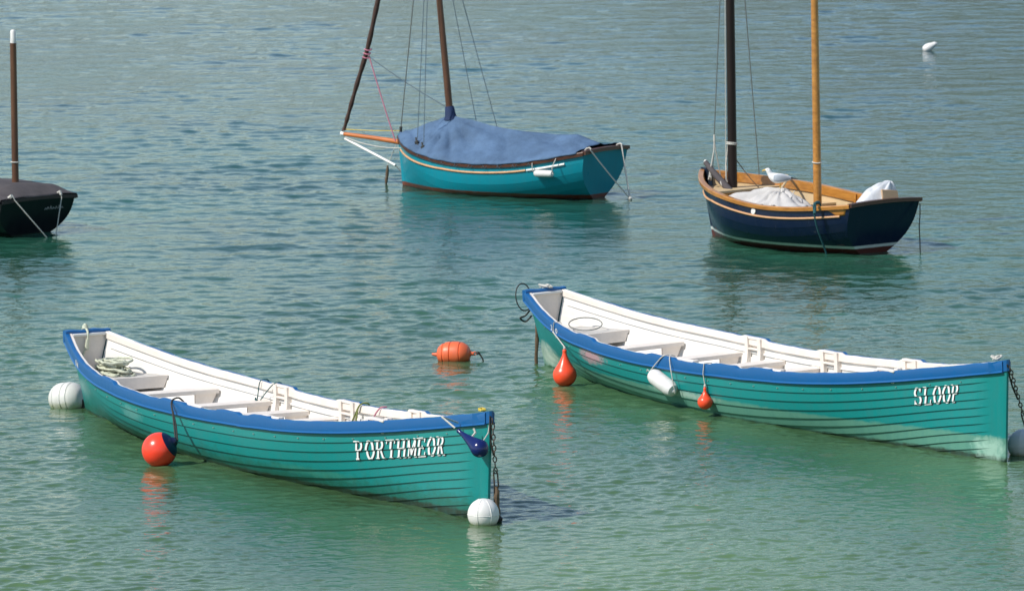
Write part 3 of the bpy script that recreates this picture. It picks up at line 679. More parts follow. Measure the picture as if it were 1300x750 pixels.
# --- the navy two-masted boat
B4 = frame(3.917, 87.201, 2.276)
H4 = Hull(3.71, KZ, [.915, .753, .639, .727], KB, [.03, .391, .86, 1.02, .87, .653], KB, [.01, .184, .467, .591, .464, .25], .2, .228, .24, laps=10, step=.004, top=.02)
b4 = empty('sailing_boat', B4)
tag(b4, 'open navy sailing boat with varnished rails, a dark mainmast and an orange mizzen mast', 'sailing boat')
boat_shell(b4, H4, M['navy'], M['ocre'], M['varnish'], M['varnish'], M['oiled'], .05)
f4 = lambda u: .255-.10*min(1, u/.3)+.0*u
rubstrake(H4, f4, .016, .012, .965).build('rubbing_strake', M['rub'], b4, smooth=60)
rubstrake(H4, f4, .016, .012, .965, -1).build('rubbing_strake', M['rub'], b4, smooth=60)
for s in (1, -1):
    mb = MB(); rows = []
    for i in range(11):
        u = .895+(.985-.895)*i/10; k = min(1, (i/6)**1.5); d1 = .045+.10*k; rows.append([H4.surf(u, .035+(d1-.035)*j/4, .005, lap=False, side=s) for j in range(5)])
    mb.grid(rows); o = mb.build('quarter_panel', M['varnish'], b4); q = o.modifiers.new('t', 'SOLIDIFY'); q.thickness = .006
mb = MB(); p = H4.surf(H4.ux(-.30), .10, .006, lap=False); mb.lathe([(0, .044), (.006, .042), (.009, .02)], p, (0, 1, .15), 20); hb = mb.build('number_disc', M['whitev'], b4, smooth=30)
def deck(H, root, xa, xb, z, th, mm, name, n=8, off=.03, front=None):
    rows = []
    for i in range(n+1):
        x = xa+(xb-xa)*i/n; y = H.y_at(H.ux(x), z, off); rows.append([Vector((x, -y, z)), Vector((x, y, z)), Vector((x, y, z-th)), Vector((x, -y, z-th))])
    mb = MB(); mb.grid(rows, 0, cv=True); mb.add(rows[0], [(0, 1, 2, 3)]); mb.add(rows[-1], [(3, 2, 1, 0)]); return mb.build(name, mm, root, smooth=30)
fd = deck(H4, b4, 1.62, .95, .70, .03, M['ocre'], 'foredeck')
mb = MB(); y = H4.y_at(H4.ux(.965), .6, .03); mb.box((.962, 0, .62), (.02, y*2-.02, .13)); mb.build('deck_beam', M['varnish'], fd)
deck(H4, b4, .40, .16, .50, .03, M['ocre'], 'thwart'); deck(H4, b4, -.36, -.62, .48, .03, M['ocre'], 'thwart')
deck(H4, b4, -1.25, -1.68, .46, .03, M['ocre'], 'stern_bench', off=.08); deck(H4, b4, 1.3, -1.55, .16, .02, M['oiled'], 'floor_boards', 24, off=.07)
for s in (1, -1):
    for x in (-.25, -.75, -1.2, .45):
        mb = MB(); rows = []
        for k in range(7):
            dd = .01+.26*k/6; p = H4.surf(H4.ux(x), dd, -.03, lap=False, side=s); q = H4.surf(H4.ux(x), dd, -.075+.01*k/6, lap=False, side=s)
            rows.append([Vector((p.x-.02, p.y, p.z)), Vector((p.x+.02, p.y, p.z)), Vector((p.x+.02, q.y, q.z)), Vector((p.x-.02, q.y, q.z))])
        mb.grid(rows, 0, cv=True); mb.add(rows[0], [(0, 1, 2, 3)]); mb.add(rows[-1], [(3, 2, 1, 0)]); mb.build('knee', M['varnish'], b4, smooth=30)
mm_ = spar(b4, 'mainmast', [(1.235, 0, .2), (1.245, 0, .75), (1.28, 0, 3.3), (1.31, 0, 6.0)], [.068, .066, .060, .045], M['mastdark'], 16)
mb = MB()
for z in (1.31, 1.33): mb.tube([(1.256+.072*math.cos(a), .072*math.sin(a), z+.006*math.sin(a)) for a in [k*math.pi/8 for k in range(16)]], .010, 5, closed=True)
mb.tube([(1.30, .03, 1.33), (1.32, .06, 1.0), (1.30, .07, .95), (1.31, .06, 1.02), (1.30, .07, .82), (1.29, .05, .78)], .011, 6)
mb.build('mast_lashing', M['rope_w'], mm_)
mz = spar(b4, 'mizzen_mast', [(-.50, 0, .2), (-.498, 0, .56), (-.442, 0, 3.42), (-.42, 0, 5.0)], [.058, .058, .050, .038], M['sparorange'] if 0 else M['varnish'], 16)
mb = MB(); mb.tube([(-.487+.062*math.cos(a), .062*math.sin(a), 1.17+.005*math.sin(a*2)) for a in [k*math.pi/8 for k in range(16)]], .010, 5, closed=True); mb.build('mast_lashing', M['rope_w'], mz)
gf = spar(b4, 'stowed_spar', [(1.70, .10, 1.03), (1.45, .12, .86), (1.05, .16, .62), (.80, .2, .50)], [.036, .048, .050, .046], M['greytarp'], 12)
mb = MB(); mb.tube([(1.28+.055*math.cos(a)*.6, .13+.055*math.sin(a), .76+.05*math.cos(a)) for a in [k*math.pi/6 for k in range(12)]], .010, 6, closed=True); mb.tube([(1.68, .02, .97), (1.50, .18, .80), (1.45, .25, .86)], .012, 6); mb.build('spar_lashing', M['rope_w'], gf)
mb = MB(); mb.lathe([(0, .012), (.03, .026), (.06, .028), (.085, .012)], (1.72, .08, .98), (0, 0, 1), 10); mb.build('stemhead_fitting', M['whitev'], b4, smooth=40)
line(b4, (1.66, 0, .90), (1.31, 0, 6.0), .0075, M['wire'], name='forestay')
mb = MB(); mb.tube([(1.55, .18, .80), (1.58, .05, 1.2), (1.60, .02, 1.36)], .009, 5); mb.tube([(1.62, -.12, .80), (1.62, -.02, 1.2), (1.60, .02, 1.36)], .009, 5); mb.tube([(1.60, .02, 1.33), (1.60, .02, 1.42)], .016, 6); mb.build('forestay_tackle', M['rope_w'], b4)
line(b4, (1.36, -.62, .78), (1.31, -.02, 6.0), .0075, M['wire'], name='shroud'); line(b4, (1.32, .06, .85), (1.33, .05, 5.9), .0065, M['rope_w'], name='halyard')
line(b4, (.95, -.25, .68), (1.29, -.05, 1.15), .007, M['rope_b'], .02, 'halyard')
mb = MB(); mb.tube(catmull([(1.15, -.70, .82), (.9, -.72, .84), (.72, -.55, .80), (.55, -.25, .68), (.50, -.1, .60)], 6), .017, 8); mb.build('boat_hook_line', M['ocre'], b4)
# grey sail bundle in the navy boat
def lump_tube(path, radii, seg=26, amp=.03, seed=0, flat=.8, sc_=6, fold=0, steps=12):
    P = catmull(path, steps); n = len(P); rows = []
    for i, p in enumerate(P):
        t = i/(n-1)*(len(radii)-1); k = min(len(radii)-2, int(t)); r = radii[k]+(radii[k+1]-radii[k])*(t-k)
        a = P[max(0, i-1)]; b = P[min(n-1, i+1)]; tg = (b-a).normalized(); x = tg.cross(Vector((0, 0, 1))).normalized(); y = x.cross(tg)
        row = []
        for j in range(seg):
            an = 2*math.pi*j/seg; d = x*math.cos(an)+y*math.sin(an)*flat
            q = p+d*r; nn = noise.noise(q*sc_+Vector((seed, 0, 0)))+.6*abs(noise.noise(Vector((i*.9+seed, j*.15, 0))))*1.3+.5*noise.noise(q*sc_*3)
            nn += fold*(abs(math.sin(i*.62+1.5*noise.noise(Vector((seed, an*.8, i*.1)))))-.5)*(.4+.6*abs(math.sin(an*.5+1)))
            row.append(q+d*nn*amp)
        rows.append(row)
    mb = MB(); mb.grid(rows, 0, cv=True)
    for r_ in (rows[0], rows[-1]): c = sum(r_, Vector())/seg; mb.add(r_+[c], [(k, (k+1) % seg, seg) for k in range(seg)])
    return mb
def drape(peak, rim, zr, folds, amp, seed, NA=96, NR=22, power=1.15):
    """cloth hanging from a peak: rim = [(angle, reach, floor z)] in boat axes"""
    pk = Vector(peak); mb = MB(); rows = []
    def rimv(a):
        n = len(rim)
        for k in range(n):
            a0, r0, z0 = rim[k]; a1, r1, z1 = rim[(k+1) % n]; a1 += 360 if k == n-1 else 0
            aa = a if a >= rim[0][0] else a+360
            if a0 <= aa <= a1:
                t = (aa-a0)/(a1-a0); t = t*t*(3-2*t); return r0+(r1-r0)*t, z0+(z1-z0)*t
    for i in range(NR+1):
        q = i/NR; row = []
        for j in range(NA):
            a = 360*j/NA; rr, z0 = rimv(a); rd = R(a); w = noise.noise(Vector((math.cos(rd)*1.5+seed, math.sin(rd)*1.5, q*.8)))
            f = abs(math.sin(rd*folds*.5+2.4*w+seed))**.8-.55
            r = rr*q*(1+.10*w+.05*f*q); z = pk.z-(pk.z-z0)*q**power+amp*f*min(1, q*2.2)*(1.15-q*.6)+amp*.9*noise.noise(Vector((math.cos(rd)*rr*q*7, math.sin(rd)*rr*q*7, seed)))*min(1, q*4)
            row.append(Vector((pk.x+r*math.cos(rd), pk.y+r*math.sin(rd), z)))
        rows.append(row)
    mb.grid(rows, 0, cv=True); return mb
mb = drape((.03, .20, .800), [(0, .42, .52), (28, .98, .64), (60, .46, .60), (110, .40, .60), (150, .75, .58), (200, .50, .50), (270, .30, .50), (320, .34, .50)], 0, 19, .052, 2)
sb = mb.build('sail_bundle', M['sail'], frame=B4, anchor=(.1, .3, .5), smooth=70); tag(sb, 'bundled grey sailcloth heaped inside the navy sailing boat under the gull', 'sail')
so_ = sb.modifiers.new('thickness', 'SOLIDIFY'); so_.thickness = .004
mb = MB(); mb.tube(catmull([(-.06, .20, .80), (-.12, .33, .75), (-.17, .50, .66)], 6), .006, 6); mb.tube(catmull([(-.20, .16, .77), (-.30, .30, .71), (-.40, .48, .64)], 6), .006, 6)
mb.build('bundle_lashing', M['rope_w'], sb).location = (-.1, -.3, -.5)
# white sheet at the stern
mb = drape((-1.60, -.34, .965), [(0, .30, .70), (40, .46, .66), (75, .62, .60), (110, .34, .66), (150, .10, .72), (230, .10, .72), (270, .14, .70), (320, .20, .68)], 0, 11, .045, 5, power=2.0)
wb = mb.build('plastic_sheet', M['whitecloth'], frame=B4, anchor=(-1.5, -.2, .5), smooth=50); tag(wb, 'crumpled white plastic sheet bundled in the stern of the navy sailing boat', 'sheet')
so_ = wb.modifiers.new('thickness', 'SOLIDIFY'); so_.thickness = .004
mb = MB(); mb.box((-1.73, -.20, .79), (.03, .30, .15), Matrix.Rotation(.35, 3, 'Y') @ Matrix.Rotation(.12, 3, 'X'), bev=.014); tag(mb.build('tan_board', M['tan'], frame=B4, anchor=(-1.73, -.20, .72)), 'tan board resting against the white plastic sheet at the transom', 'board')
mb = MB(); mb.tube(catmull([(-1.36, .72, .60), (-1.38, .80, .74), (-1.40, .90, .735), (-1.41, .93, .66), (-1.40, .86, .40), (-1.36, .66, .05), (-1.35, .60, -.12)], 6), .013, 6)
mb.tube([(-1.38, .80, .735), (-1.40, .90, .73), (-1.43, .93, .60)], .024, 8)
tag(mb.build('mooring_rope', M['rope_t'], frame=B4, anchor=(-1.4, .9, .7)), 'dark teal rope hanging over the near rail of the navy sailing boat', 'mooring rope')
mb = MB(); mb.tube([(-1.89, -.62, .66), (-1.90, -.61, .50), (-1.91, -.585, .34), (-1.95, -.56, .15), (-1.98, -.54, -.08)], .008, 6)
tag(mb.build('mooring_rope', M['rope_d'], frame=B4, anchor=(-1.86, -.58, .45)), 'thin dark rope dropping into the water from the transom of the navy sailing boat', 'mooring rope')

# the gull on the sail bundle
def make_gull():
    F = B4 @ Matrix.Translation((.04, .20, .800)); p = F.to_translation()
    F = Matrix.Translation(p) @ Matrix.Rotation(R(176), 4, 'Z')
    root = empty('seagull', F); tag(root, 'white and grey gull standing on the sail bundle in the navy boat', 'bird')
    spine = [((-.13, 0, .085), .012, .008), ((-.09, 0, .090), .035, .018), ((-.04, 0, .098), .055, .045), ((.03, 0, .100), .064, .060), ((.08, 0, .108), .058, .058),
             ((.118, 0, .132), .042, .042), ((.135, 0, .160), .031, .030), ((.146, 0, .182), .033, .032), ((.160, 0, .196), .030, .028), ((.178, 0, .198), .018, .016), ((.190, 0, .196), .008, .008)]
    rows = []
    for i, (c, ry, rz) in enumerate(spine):
        c = Vector(c); a = Vector(spine[max(0, i-1)][0]); b = Vector(spine[min(len(spine)-1, i+1)][0]); t = (b-a).normalized(); up = Vector((0, 1, 0)).cross(t)*-1
        rows.append([c+Vector((0, 1, 0))*ry*math.cos(k*math.pi/8)+up*rz*math.sin(k*math.pi/8) for k in range(16)])
    mb = MB(); mb.grid(rows, 0, cv=True); mb.add(rows[0], [tuple(range(16))]); mb.add(rows[-1], [tuple(range(16))])
    o = mb.build('gull_body', M['birdwhite'], root, smooth=80); o.modifiers.new('s', 'SUBSURF').levels = 1
    for s in (1, -1):
        W = [((.085, .048*s, .112), .030), ((.04, .066*s, .112), .042), ((-.02, .062*s, .110), .040), ((-.08, .045*s, .108), .026), ((-.13, .025*s, .104), .012)]
        rows = [[Vector(c)+Vector((0, .012*s*math.cos(a), r*math.sin(a))) for a in [k*math.pi/5 for k in range(10)]] for c, r in W]
        mb = MB(); mb.grid(rows, 0, cv=True); mb.add(rows[0], [tuple(range(10))]); w = mb.build('wing', M['birdgrey'], root, smooth=80)
        mb = MB(); mb.tube([(-.115, .028*s, .106), (-.16, .018*s, .100), (-.215, .010*s, .092)], [.013, .010, .003], 6, flat=.6); mb.build('wing_tip', M['birdblack'], w)
        mb = MB(); mb.tube([(.0, .022*s, .06), (.005, .022*s, .02), (.0, .022*s, -.02)], .005, 6); mb.tube([(0, .022*s, -.018), (.03, .03*s, -.02)], .004, 5); mb.build('leg', M['beak'], root)
        mb = MB(); mb.lathe([(0, .004), (.003, .003)], (.163, .027*s, .203), (0, s, 0), 8); mb.build('eye', M['birdblack'], root)
    mb = MB(); mb.tube([(.183, 0, .195), (.205, 0, .192), (.222, 0, .186), (.228, 0, .178)], [.010, .008, .006, .002], 8); mb.build('beak', M['beak'], root)
    root.scale = (1.12, 1.35, 1.25)
make_gull()

# --- the black boat cut by the left edge
B5 = frame(-8.10, 90.55, 2.32)
H5 = Hull(4.1, KZ, [.80, .60, .52, .53], KB, [.03, .391, .80, .92, .82, .66], KB, [.01, .184, .467, .591, .50, .34], .2, .2, .20, laps=8, step=.002, top=.02)
b5 = empty('sailing_boat', B5); tag(b5, 'black sailing boat with a brown white-tipped mast, cut by the left edge', 'sailing boat')
boat_shell(b5, H5, M['black'], M['oiled'], M['black'], None, M['black'], .05)
mz5 = spar(b5, 'mast', [(-1.42, -.08, .3), (-1.42, -.08, 2.70)], [.050, .046], M['mastbrown'], 16)
spar(mz5, 'mast_tip', [(-1.42, -.08, 2.70), (-1.42, -.08, 2.87), (-1.42, -.08, 2.89)], [.042, .038, .02], M['whitev'], 14)
mb = MB(); mb.tube([(-1.42+.056*math.cos(a), -.08+.056*math.sin(a), 1.0) for a in [k*math.pi/8 for k in range(16)]], .010, 5, closed=True); mb.build('mast_lashing', M['rope_w'], mz5)
line(b5, (-1.25, .2, .75), (-.6, .05, 3.2), .008, M['wire'], name='shroud')
mb = MB()
for k, x in enumerate((.0, .035, .075, .11, .15, .19, .23)):
    mb.tube([(-2.052, -.10-x*1.3, .36), (-2.052, -.115-x*1.3, .385+.012*(k % 3)), (-2.052, -.135-x*1.3, .36+.006*(k % 2))], .004, 5)
mb.build('faded_name', M['grey_white'], b5)
def ridge5(x): return .70-.005*x if x > -1.75 else .709-.15*(-1.75-x)/.3
cv5 = make_cover(H5, B5, .02, 1.0, ridge5, .04, M['greytarp'], 'boat_cover', .07, .022, 9, crease=1.2, boxy=True); tag(cv5, 'charcoal canvas cover over the black boat at the left edge', 'boat cover')
mb = MB(); mb.tube([(-2.0, .50, .57), (-2.06, .48, .60), (-2.09, .47, .54), (-2.22, .0, -.02)], .009, 6); mb.tube([(-1.99, .50, .56), (-2.06, .49, .60)], .028, 6)
tag(mb.build('mooring_rope', M['rope_w'], frame=B5, anchor=(-2.05, .48, .6)), 'pale rope slanting from the left corner of the black boat transom to the water', 'mooring rope')
mb = MB(); mb.tube([(-2.0, -.38, .57), (-2.06, -.38, .59), (-2.09, -.38, .52), (-2.12, -.24, -.02)], .008, 6); mb.tube([(-2.0, -.38, .57), (-2.06, -.38, .60), (-2.075, -.38, .55)], .022, 6)
tag(mb.build('mooring_rope', M['rope_w'], frame=B5, anchor=(-2.05, -.38, .6)), 'pale rope hanging near the right corner of the black boat transom', 'mooring rope')

# ------------------------------------------------------------------ buoys, fenders and ropes round the gigs
def ball_prof(r, neck=.0, n=16, tip=0):
    P = []
    for i in range(n+1):
        a = math.pi*(i/n); P.append((r-r*math.cos(a), max(.004, r*math.sin(a))))
    return P
def pear_prof(r, L, neck):
    """round bottom, taper to a neck at the far end"""
    P = []
    for i in range(11):
        a = R(115)*i/10; P.append((r-r*math.cos(a), max(.003, r*math.sin(a))))
    x0, y0 = P[-1]
    for i in range(1, 9):
        t = i/8; P.append((x0+(L-x0)*t, y0+(neck-y0)*(1-(1-t)**1.5)*.9+(neck-y0)*.1*t))
    P += [(L+.012, neck*1.15), (L+.03, neck*1.1), (L+.035, neck*.7)]
    return P
def axis_frame(o, axis):
    return o
# big red ball fender with a dark cap
c = Vector((-3.745, 66.10, .165)); ax = Vector((.72, -.12, .42)).normalized(); r = .187
rf = empty('ball_fender', Matrix.Translation(c)); tag(rf, 'red ball fender with a black cap hanging from the PORTHMEOR gig rail', 'fender', 'red buoy fenders')
P = [(-r*math.cos(math.pi*i/22), max(.004, r*math.sin(math.pi*i/22))) for i in range(18)]; P2 = [(-r*math.cos(math.pi*i/22), r*math.sin(math.pi*i/22)+.002) for i in range(16, 21)]+[(r*1.02, .05), (r*1.12, .036), (r*1.16, .034), (r*1.17, .01)]
mb = MB(); mb.lathe(P, (0, 0, 0), ax, 32); mb.build('ball', M['red'], rf, smooth=60)
mb = MB(); mb.lathe(P2, (0, 0, 0), ax, 32); mb.build('cap', M['tip'], rf, smooth=60)
q = ax*r*1.1; G1i = G1.copy()
top = G1 @ Vector((-.85, -.82, .60)); top2 = G1 @ Vector((-.84, -.74, .635)); tin = G1 @ Vector((-.83, -.66, .56))
mb = MB(); pth = [q, q.lerp(top-c, .35), q.lerp(top-c, .7), top-c, top2-c, tin-c]
mb.tube(catmull(pth, 4), .010, 7); mb.tube([q+Vector((.02, 0, 0)), q.lerp(top-c, .4)+Vector((.02, 0, 0)), q.lerp(top-c, .75)+Vector((.004, 0, 0))], .009, 6); mb.build('lanyard', M['rope_d'], rf)
# orange teardrop fenders on the SLOOP gig
def teardrop(c, r, L, rail, neck, label, rm, lean=(0, 0, 1)):
    c = Vector(c); root = empty('teardrop_fender', Matrix.Translation(c)); tag(root, label, 'fender', 'red buoy fenders')
    ax = Vector(lean).normalized(); mb = MB(); mb.lathe(pear_prof(r, L, neck), -ax*r, ax, 28); mb.build('fender_body', M['orange'], root, smooth=60)
    n = ax*(L-r+.02); mb = MB(); mb.tube([n, n+Vector((0, .01, .04)), *[Vector(p)-c for p in rail]], .0075, 6)
    mb.lathe([(-.02, .008), (0, .017), (.02, .008)], n+Vector((0, .0, .03)), (0, 0, 1), 8)
    mb.build('lanyard', rm, root)
g2 = lambda x, y, z: G2 @ Vector((x, y, z))
def railpt(F, x, side=-1, dy=0., dz=0.): u = GIG.ux(x); return F @ Vector((x, side*(GIG.beam(u)+dy), GIG.sheer(u)+dz))
teardrop((.603, 72.27, .13), .138, .40, [railpt(G2, -3.58, -1, .045, -.10), railpt(G2, -3.57, -1, .03, .012), railpt(G2, -3.55, -1, -.05, .012), railpt(G2, -3.5, -1, -.09, -.1)], .022, 'large orange teardrop fender at the stern quarter of the SLOOP gig, touching the water', M['rope_w'])
u = GIG.ux(.02); s_ = GIG.surf(u, .45, .10, lap=False, side=-1); sc2 = G2 @ s_
teardrop((sc2.x, sc2.y, .155), .085, .215, [railpt(G2, .02, -1, .045, -.10), railpt(G2, .02, -1, .03, .012), railpt(G2, .04, -1, -.06, .012)], .016, 'small orange teardrop fender hanging amidships on the SLOOP gig', M['rope_w'])
# white cylinder fender on the SLOOP gig
xf = -.80; sA = GIG.surf(GIG.ux(-.93), .24, .10, lap=False, side=-1); sB = GIG.surf(GIG.ux(-.50), .46, .12, lap=False, side=-1)
u1 = GIG.ux(-.66)
hung_fender(G2, (-1.00, sA.y, .40), (-.60, sB.y, .225), .092, M['whitev'], 'white cylinder fender slung at a slant on the side of the SLOOP gig',
    [[(-1.00, sA.y, .40), (-1.0, sA.y+.01, .44), (-.92, -(GIG.beam(u1)+.05), .53), (-.80, -(GIG.beam(u1)+.03), .615), (-.78, -(GIG.beam(u1)-.06), .615)],
     [(-.60, sB.y, .225), (-.56, sB.y-.02, .23), (-.57, -(GIG.beam(u1)+.07), .42), (-.67, -(GIG.beam(u1)+.03), .615), (-.70, -(GIG.beam(u1)-.06), .615)],
     [(-1.03, sA.y-.03, .42), (-.98, sA.y-.05, .45), (-.95, sA.y-.02, .41), (-1.0, sA.y, .44), (-1.02, sA.y+.02, .40)]], M['rope_w'], name='cylinder_fender')
# navy teardrop fender slung at the PORTHMEOR bow
a = Vector((4.63, -.27, .905)); b = Vector((4.99, -.16, .715)); d = (b-a); L = d.length
nf = empty('teardrop_fender', G1 @ Matrix.Translation(b)); tag(nf, 'navy blue teardrop fender slung across the stem of the PORTHMEOR gig', 'fender')
mb = MB(); mb.lathe(pear_prof(.092, .40, .020), (d.normalized()*.07), -d.normalized(), 26); mb.build('fender_body', M['bluev'], nf, smooth=60)
mb = MB(); mb.tube([a-b+Vector((.02, 0, -.005)), Vector((4.50, -.34, 1.00))-b, railpt(Matrix(), 4.44, -1, .05, -.08)-b], .0095, 6); mb.tube([Vector((.0, 0, .05)), Vector((4.90, -.03, .86))-b, Vector((4.91, .0, 1.05))-b], .007, 6)
mb.tube([Vector((-.15, -.03, .10)), Vector((4.80, -.12, .86))-b, Vector((4.78, -.13, .90))-b], .012, 6); mb.build('lanyard', M['rope_w'], nf)
# white mooring balls under both bows
def ball_buoy(c, r, label, ax=(0, .1, 1), ribs=True, m_=None):
    root = empty('ball_buoy', Matrix.Translation(Vector(c))); tag(root, label, 'buoy', 'white mooring balls at the gig bows')
    P = [(-r*math.cos(math.pi*i/26), max(.004, r*math.sin(math.pi*i/26))) for i in range(27)]
    mb = MB(); mb.lathe(P, (0, 0, 0), ax, 40); mb.build('ball', m_ or M['buoywhite'], root, smooth=80)
    mb = MB()
    for ph in (R(-112), R(-60), R(20), R(140)):
        mb.tube([(r*1.004*math.cos(t)*math.cos(ph), r*1.004*math.cos(t)*math.sin(ph), r*1.004*math.sin(t)) for t in [R(-60)+R(130)*k/14 for k in range(15)]], .0045, 5)
    mb.tube([(r*1.003*math.cos(t), r*1.003*math.sin(t), .0) for t in [k*math.pi/16 for k in range(32)]], .003, 5, closed=True)
    mb.build('moulded_ribs', m_ or M['buoywhite'], root, smooth=60)
ball_buoy((-.300, 61.85, .098), .158, 'white ball buoy floating at the bow of the PORTHMEOR gig')
ball_buoy((5.43, 66.42, .10), .172, 'white ball buoy behind the bow of the SLOOP gig, cut by the right edge')
# chains and ropes at the bows
def links(mb, pts, L=.062, W=.036, r=.0065, m=0):
    P = [Vector(p) for p in pts]; tot = 0; i = 0; acc = []
    for a, b in zip(P, P[1:]):
        n = max(1, int((b-a).length/(L*.78)))
        for k in range(n): acc.append((a.lerp(b, k/n), a.lerp(b, (k+1)/n)))
    for j, (a, b) in enumerate(acc):
        c = (a+b)/2; t = (b-a).normalized(); s = t.cross(Vector((0, 1, 0)) if j % 2 else Vector((1, 0, 0))).normalized()
        mb.tube([c+t*(L/2)*math.sin(q)*1.0+s*(W/2)*math.cos(q) for q in [k*math.pi/5 for k in range(10)]], r, 5, m, closed=True)
def bow_chain(F, wx, wy, label):
    top = F @ Vector((4.93, 0, 1.03)); bot = Vector((wx, wy, -.05)); mb = MB(); Pt = lambda t, s=0: top.lerp(bot, t)+Vector((s, 0, -.02*math.sin(t*3.1)))
    links(mb, [Pt(.02), Pt(.25), Pt(.5)], m=0)
    mb.tube([Pt(0, -.02), Pt(.1, -.03), Pt(.22, -.03), Pt(.34, -.01)], .010, 6, 1)
    mb.tube([Pt(.46, -.012), Pt(.5, .018), Pt(.62, .02), Pt(.66, 0), Pt(.62, -.02), Pt(.5, -.02)], .008, 6, 0, closed=True)
    mb.tube([Pt(.62, .0)+Vector((random.uniform(-.006, .006), 0, 0)) if i == 0 else Pt(.62+.42*i/9)+Vector((random.uniform(-.008, .008), random.uniform(-.01, .01), 0)) for i in range(10)], [.012, .022, .028, .025, .020, .022, .018, .022, .026, .02], 8, 2)
    mb.tube([Pt(.6, -.02), Pt(.8, -.035), Pt(1.0, -.02)], .009, 6, 1)
    mb.lathe([(-.04, .01), (-.02, .036), (.01, .042), (.04, .012)], Pt(.93), (0, 0, 1), 9, 1)
    tag(mb.build('mooring_chain', [M['steel'], M['rope_d'], M['rope_b']], anchor=top), label, 'mooring chain', 'mooring chains at the gig bows')
bow_chain(G1, -.145, 62.02, 'rusty chain and rope hanging from the stem of the PORTHMEOR gig')
bow_chain(G2, 5.56, 66.20, 'rusty chain and rope hanging from the stem of the SLOOP gig')
def squiggle(c, R0, n, r, mm, label, name, cat, F, hz=.02, seed=1, flatz=.5, cols=None):
    rnd = random.Random(seed); pts = []
    for i in range(n):
        a = i*1.9+rnd.uniform(-.4, .4); rr = R0*rnd.uniform(.35, 1); pts.append((c[0]+rr*math.cos(a), c[1]+rr*math.sin(a)*.8, c[2]+hz*rnd.uniform(0, 1)))
    mb = MB(); mb.tube(catmull(pts, 6), r, 6); o = mb.build(name, mm, frame=F, anchor=c); tag(o, label, cat); return o
squiggle((4.72, 0, 1.055), .055, 10, .010, M['yellow'], 'yellow and white cord bunched on the stem head of the PORTHMEOR gig', 'cord', 'rope', G1, .03, 3)
squiggle((4.70, 0, 1.055), .075, 12, .011, M['rope_w'], 'pale knotted rope on the stem head of the SLOOP gig', 'knotted_rope', 'rope', G2, .05, 4)
squiggle((-4.87, .02, .915), .10, 16, .010, M['rope_w'], 'pale rope bunched on the transom of the SLOOP gig', 'knotted_rope', 'rope', G2, .05, 6)
# coil of rope on the stern bench of the PORTHMEOR gig
mb = MB(); rnd = random.Random(5)
for k in range(15):
    cx, cy, z = -4.20+rnd.uniform(-.10, .10), .02+rnd.uniform(-.05, .07), .50+.010*k; ra, rb, ro = rnd.uniform(.13, .30), rnd.uniform(.07, .15), rnd.uniform(-.5, .3)
    pts = []
    for q in range(14):
        a = 2*math.pi*q/14; x = ra*math.cos(a)*(1+rnd.uniform(-.12, .12)); y = rb*math.sin(a)*(1+rnd.uniform(-.15, .15))
        yy = cy+x*math.sin(ro)+y*math.cos(ro); lim = GIG.y_at(GIG.ux(cx+x), .5, .05); yy = max(-lim, min(lim, yy))
        pts.append((cx+x*math.cos(ro)-y*math.sin(ro), yy, z+rnd.uniform(-.008, .012)-.12*max(0, abs(x)-.18)))
    mb.tube(catmull(pts, 3, True), .0145, 6, closed=True)
tag(mb.build('rope_coil', M['rope_g'], frame=G1, anchor=(-4.2, 0, .49)), 'grey green rope coiled on the stern bench of the PORTHMEOR gig', 'rope')
mb = MB(); mb.tube(catmull([(-4.95, -.02, .80), (-4.93, -.02, .93), (-4.86, -.02, .935), (-4.80, -.02, .90), (-4.79, -.03, .80), (-4.80, -.06, .70), (-4.80, -.10, .62), (-4.78, -.16, .56)], 6), .013, 7)
mb.lathe([(-.035, .014), (-.01, .035), (.02, .032), (.045, .012)], (-4.87, -.02, .945), (0, 0, 1), 10)
mb.tube([(-4.795, -.03, .82), (-4.79, -.04, .74), (-4.79, -.035, .70)], .022, 7)
tag(mb.build('stern_rope', M['rope_b'] if 0 else M['rope_g'], frame=G1, anchor=(-4.87, 0, .9)), 'knotted rope over the transom of the PORTHMEOR gig', 'rope')
mb = MB(); y_ = GIG.beam(GIG.ux(-1.8))
mb.tube(catmull([(-1.86, y_+.02, .60), (-1.86, y_-.02, .625), (-1.88, y_-.08, .60), (-1.92, y_-.09, .45), (-1.93, y_-.10, .35)], 5), .0065, 6)
mb.tube(catmull([(-1.52, y_+.02, .60), (-1.53, y_-.02, .625), (-1.56, y_-.08, .60), (-1.74, y_-.10, .47), (-1.86, y_-.12, .36)], 5), .0065, 6)
for k in range(6): mb.tube([(-1.93+.02*k, y_-.10, .38), (-1.90+.02*k, y_-.13-.01*k, .42), (-1.86+.02*k, y_-.12, .36), (-1.88, y_-.14, .33)], .009, 5)
tag(mb.build('green_cord', M['rope_t'], frame=G1, anchor=(-1.8, y_, .6)), 'thin green cord tied from the far rail down to a thwart of the PORTHMEOR gig', 'rope')
mb = MB(); y_ = GIG.beam(GIG.ux(.62)); mb.tube(catmull([(.72, y_+.03, .60), (.71, y_-.0, .645), (.68, y_-.07, .63), (.62, y_-.10, .52), (.56, y_-.13, .40)], 5), .018, 7, flat=.5); mb.tube([(.66, y_-.09, .58), (.70, y_-.13, .48), (.72, y_-.14, .40)], .010, 6)
tag(mb.build('olive_strap', M['green'], frame=G1, anchor=(.7, y_, .6)), 'olive strap looped over the far rail of the PORTHMEOR gig', 'strap')
mb = MB(); y_ = GIG.beam(GIG.ux(1.15)); mb.tube(catmull([(1.20, y_, .66), (1.18, y_-.07, .65), (1.10, y_-.10, .55), (1.12, y_-.11, .45)], 5), .009, 6)
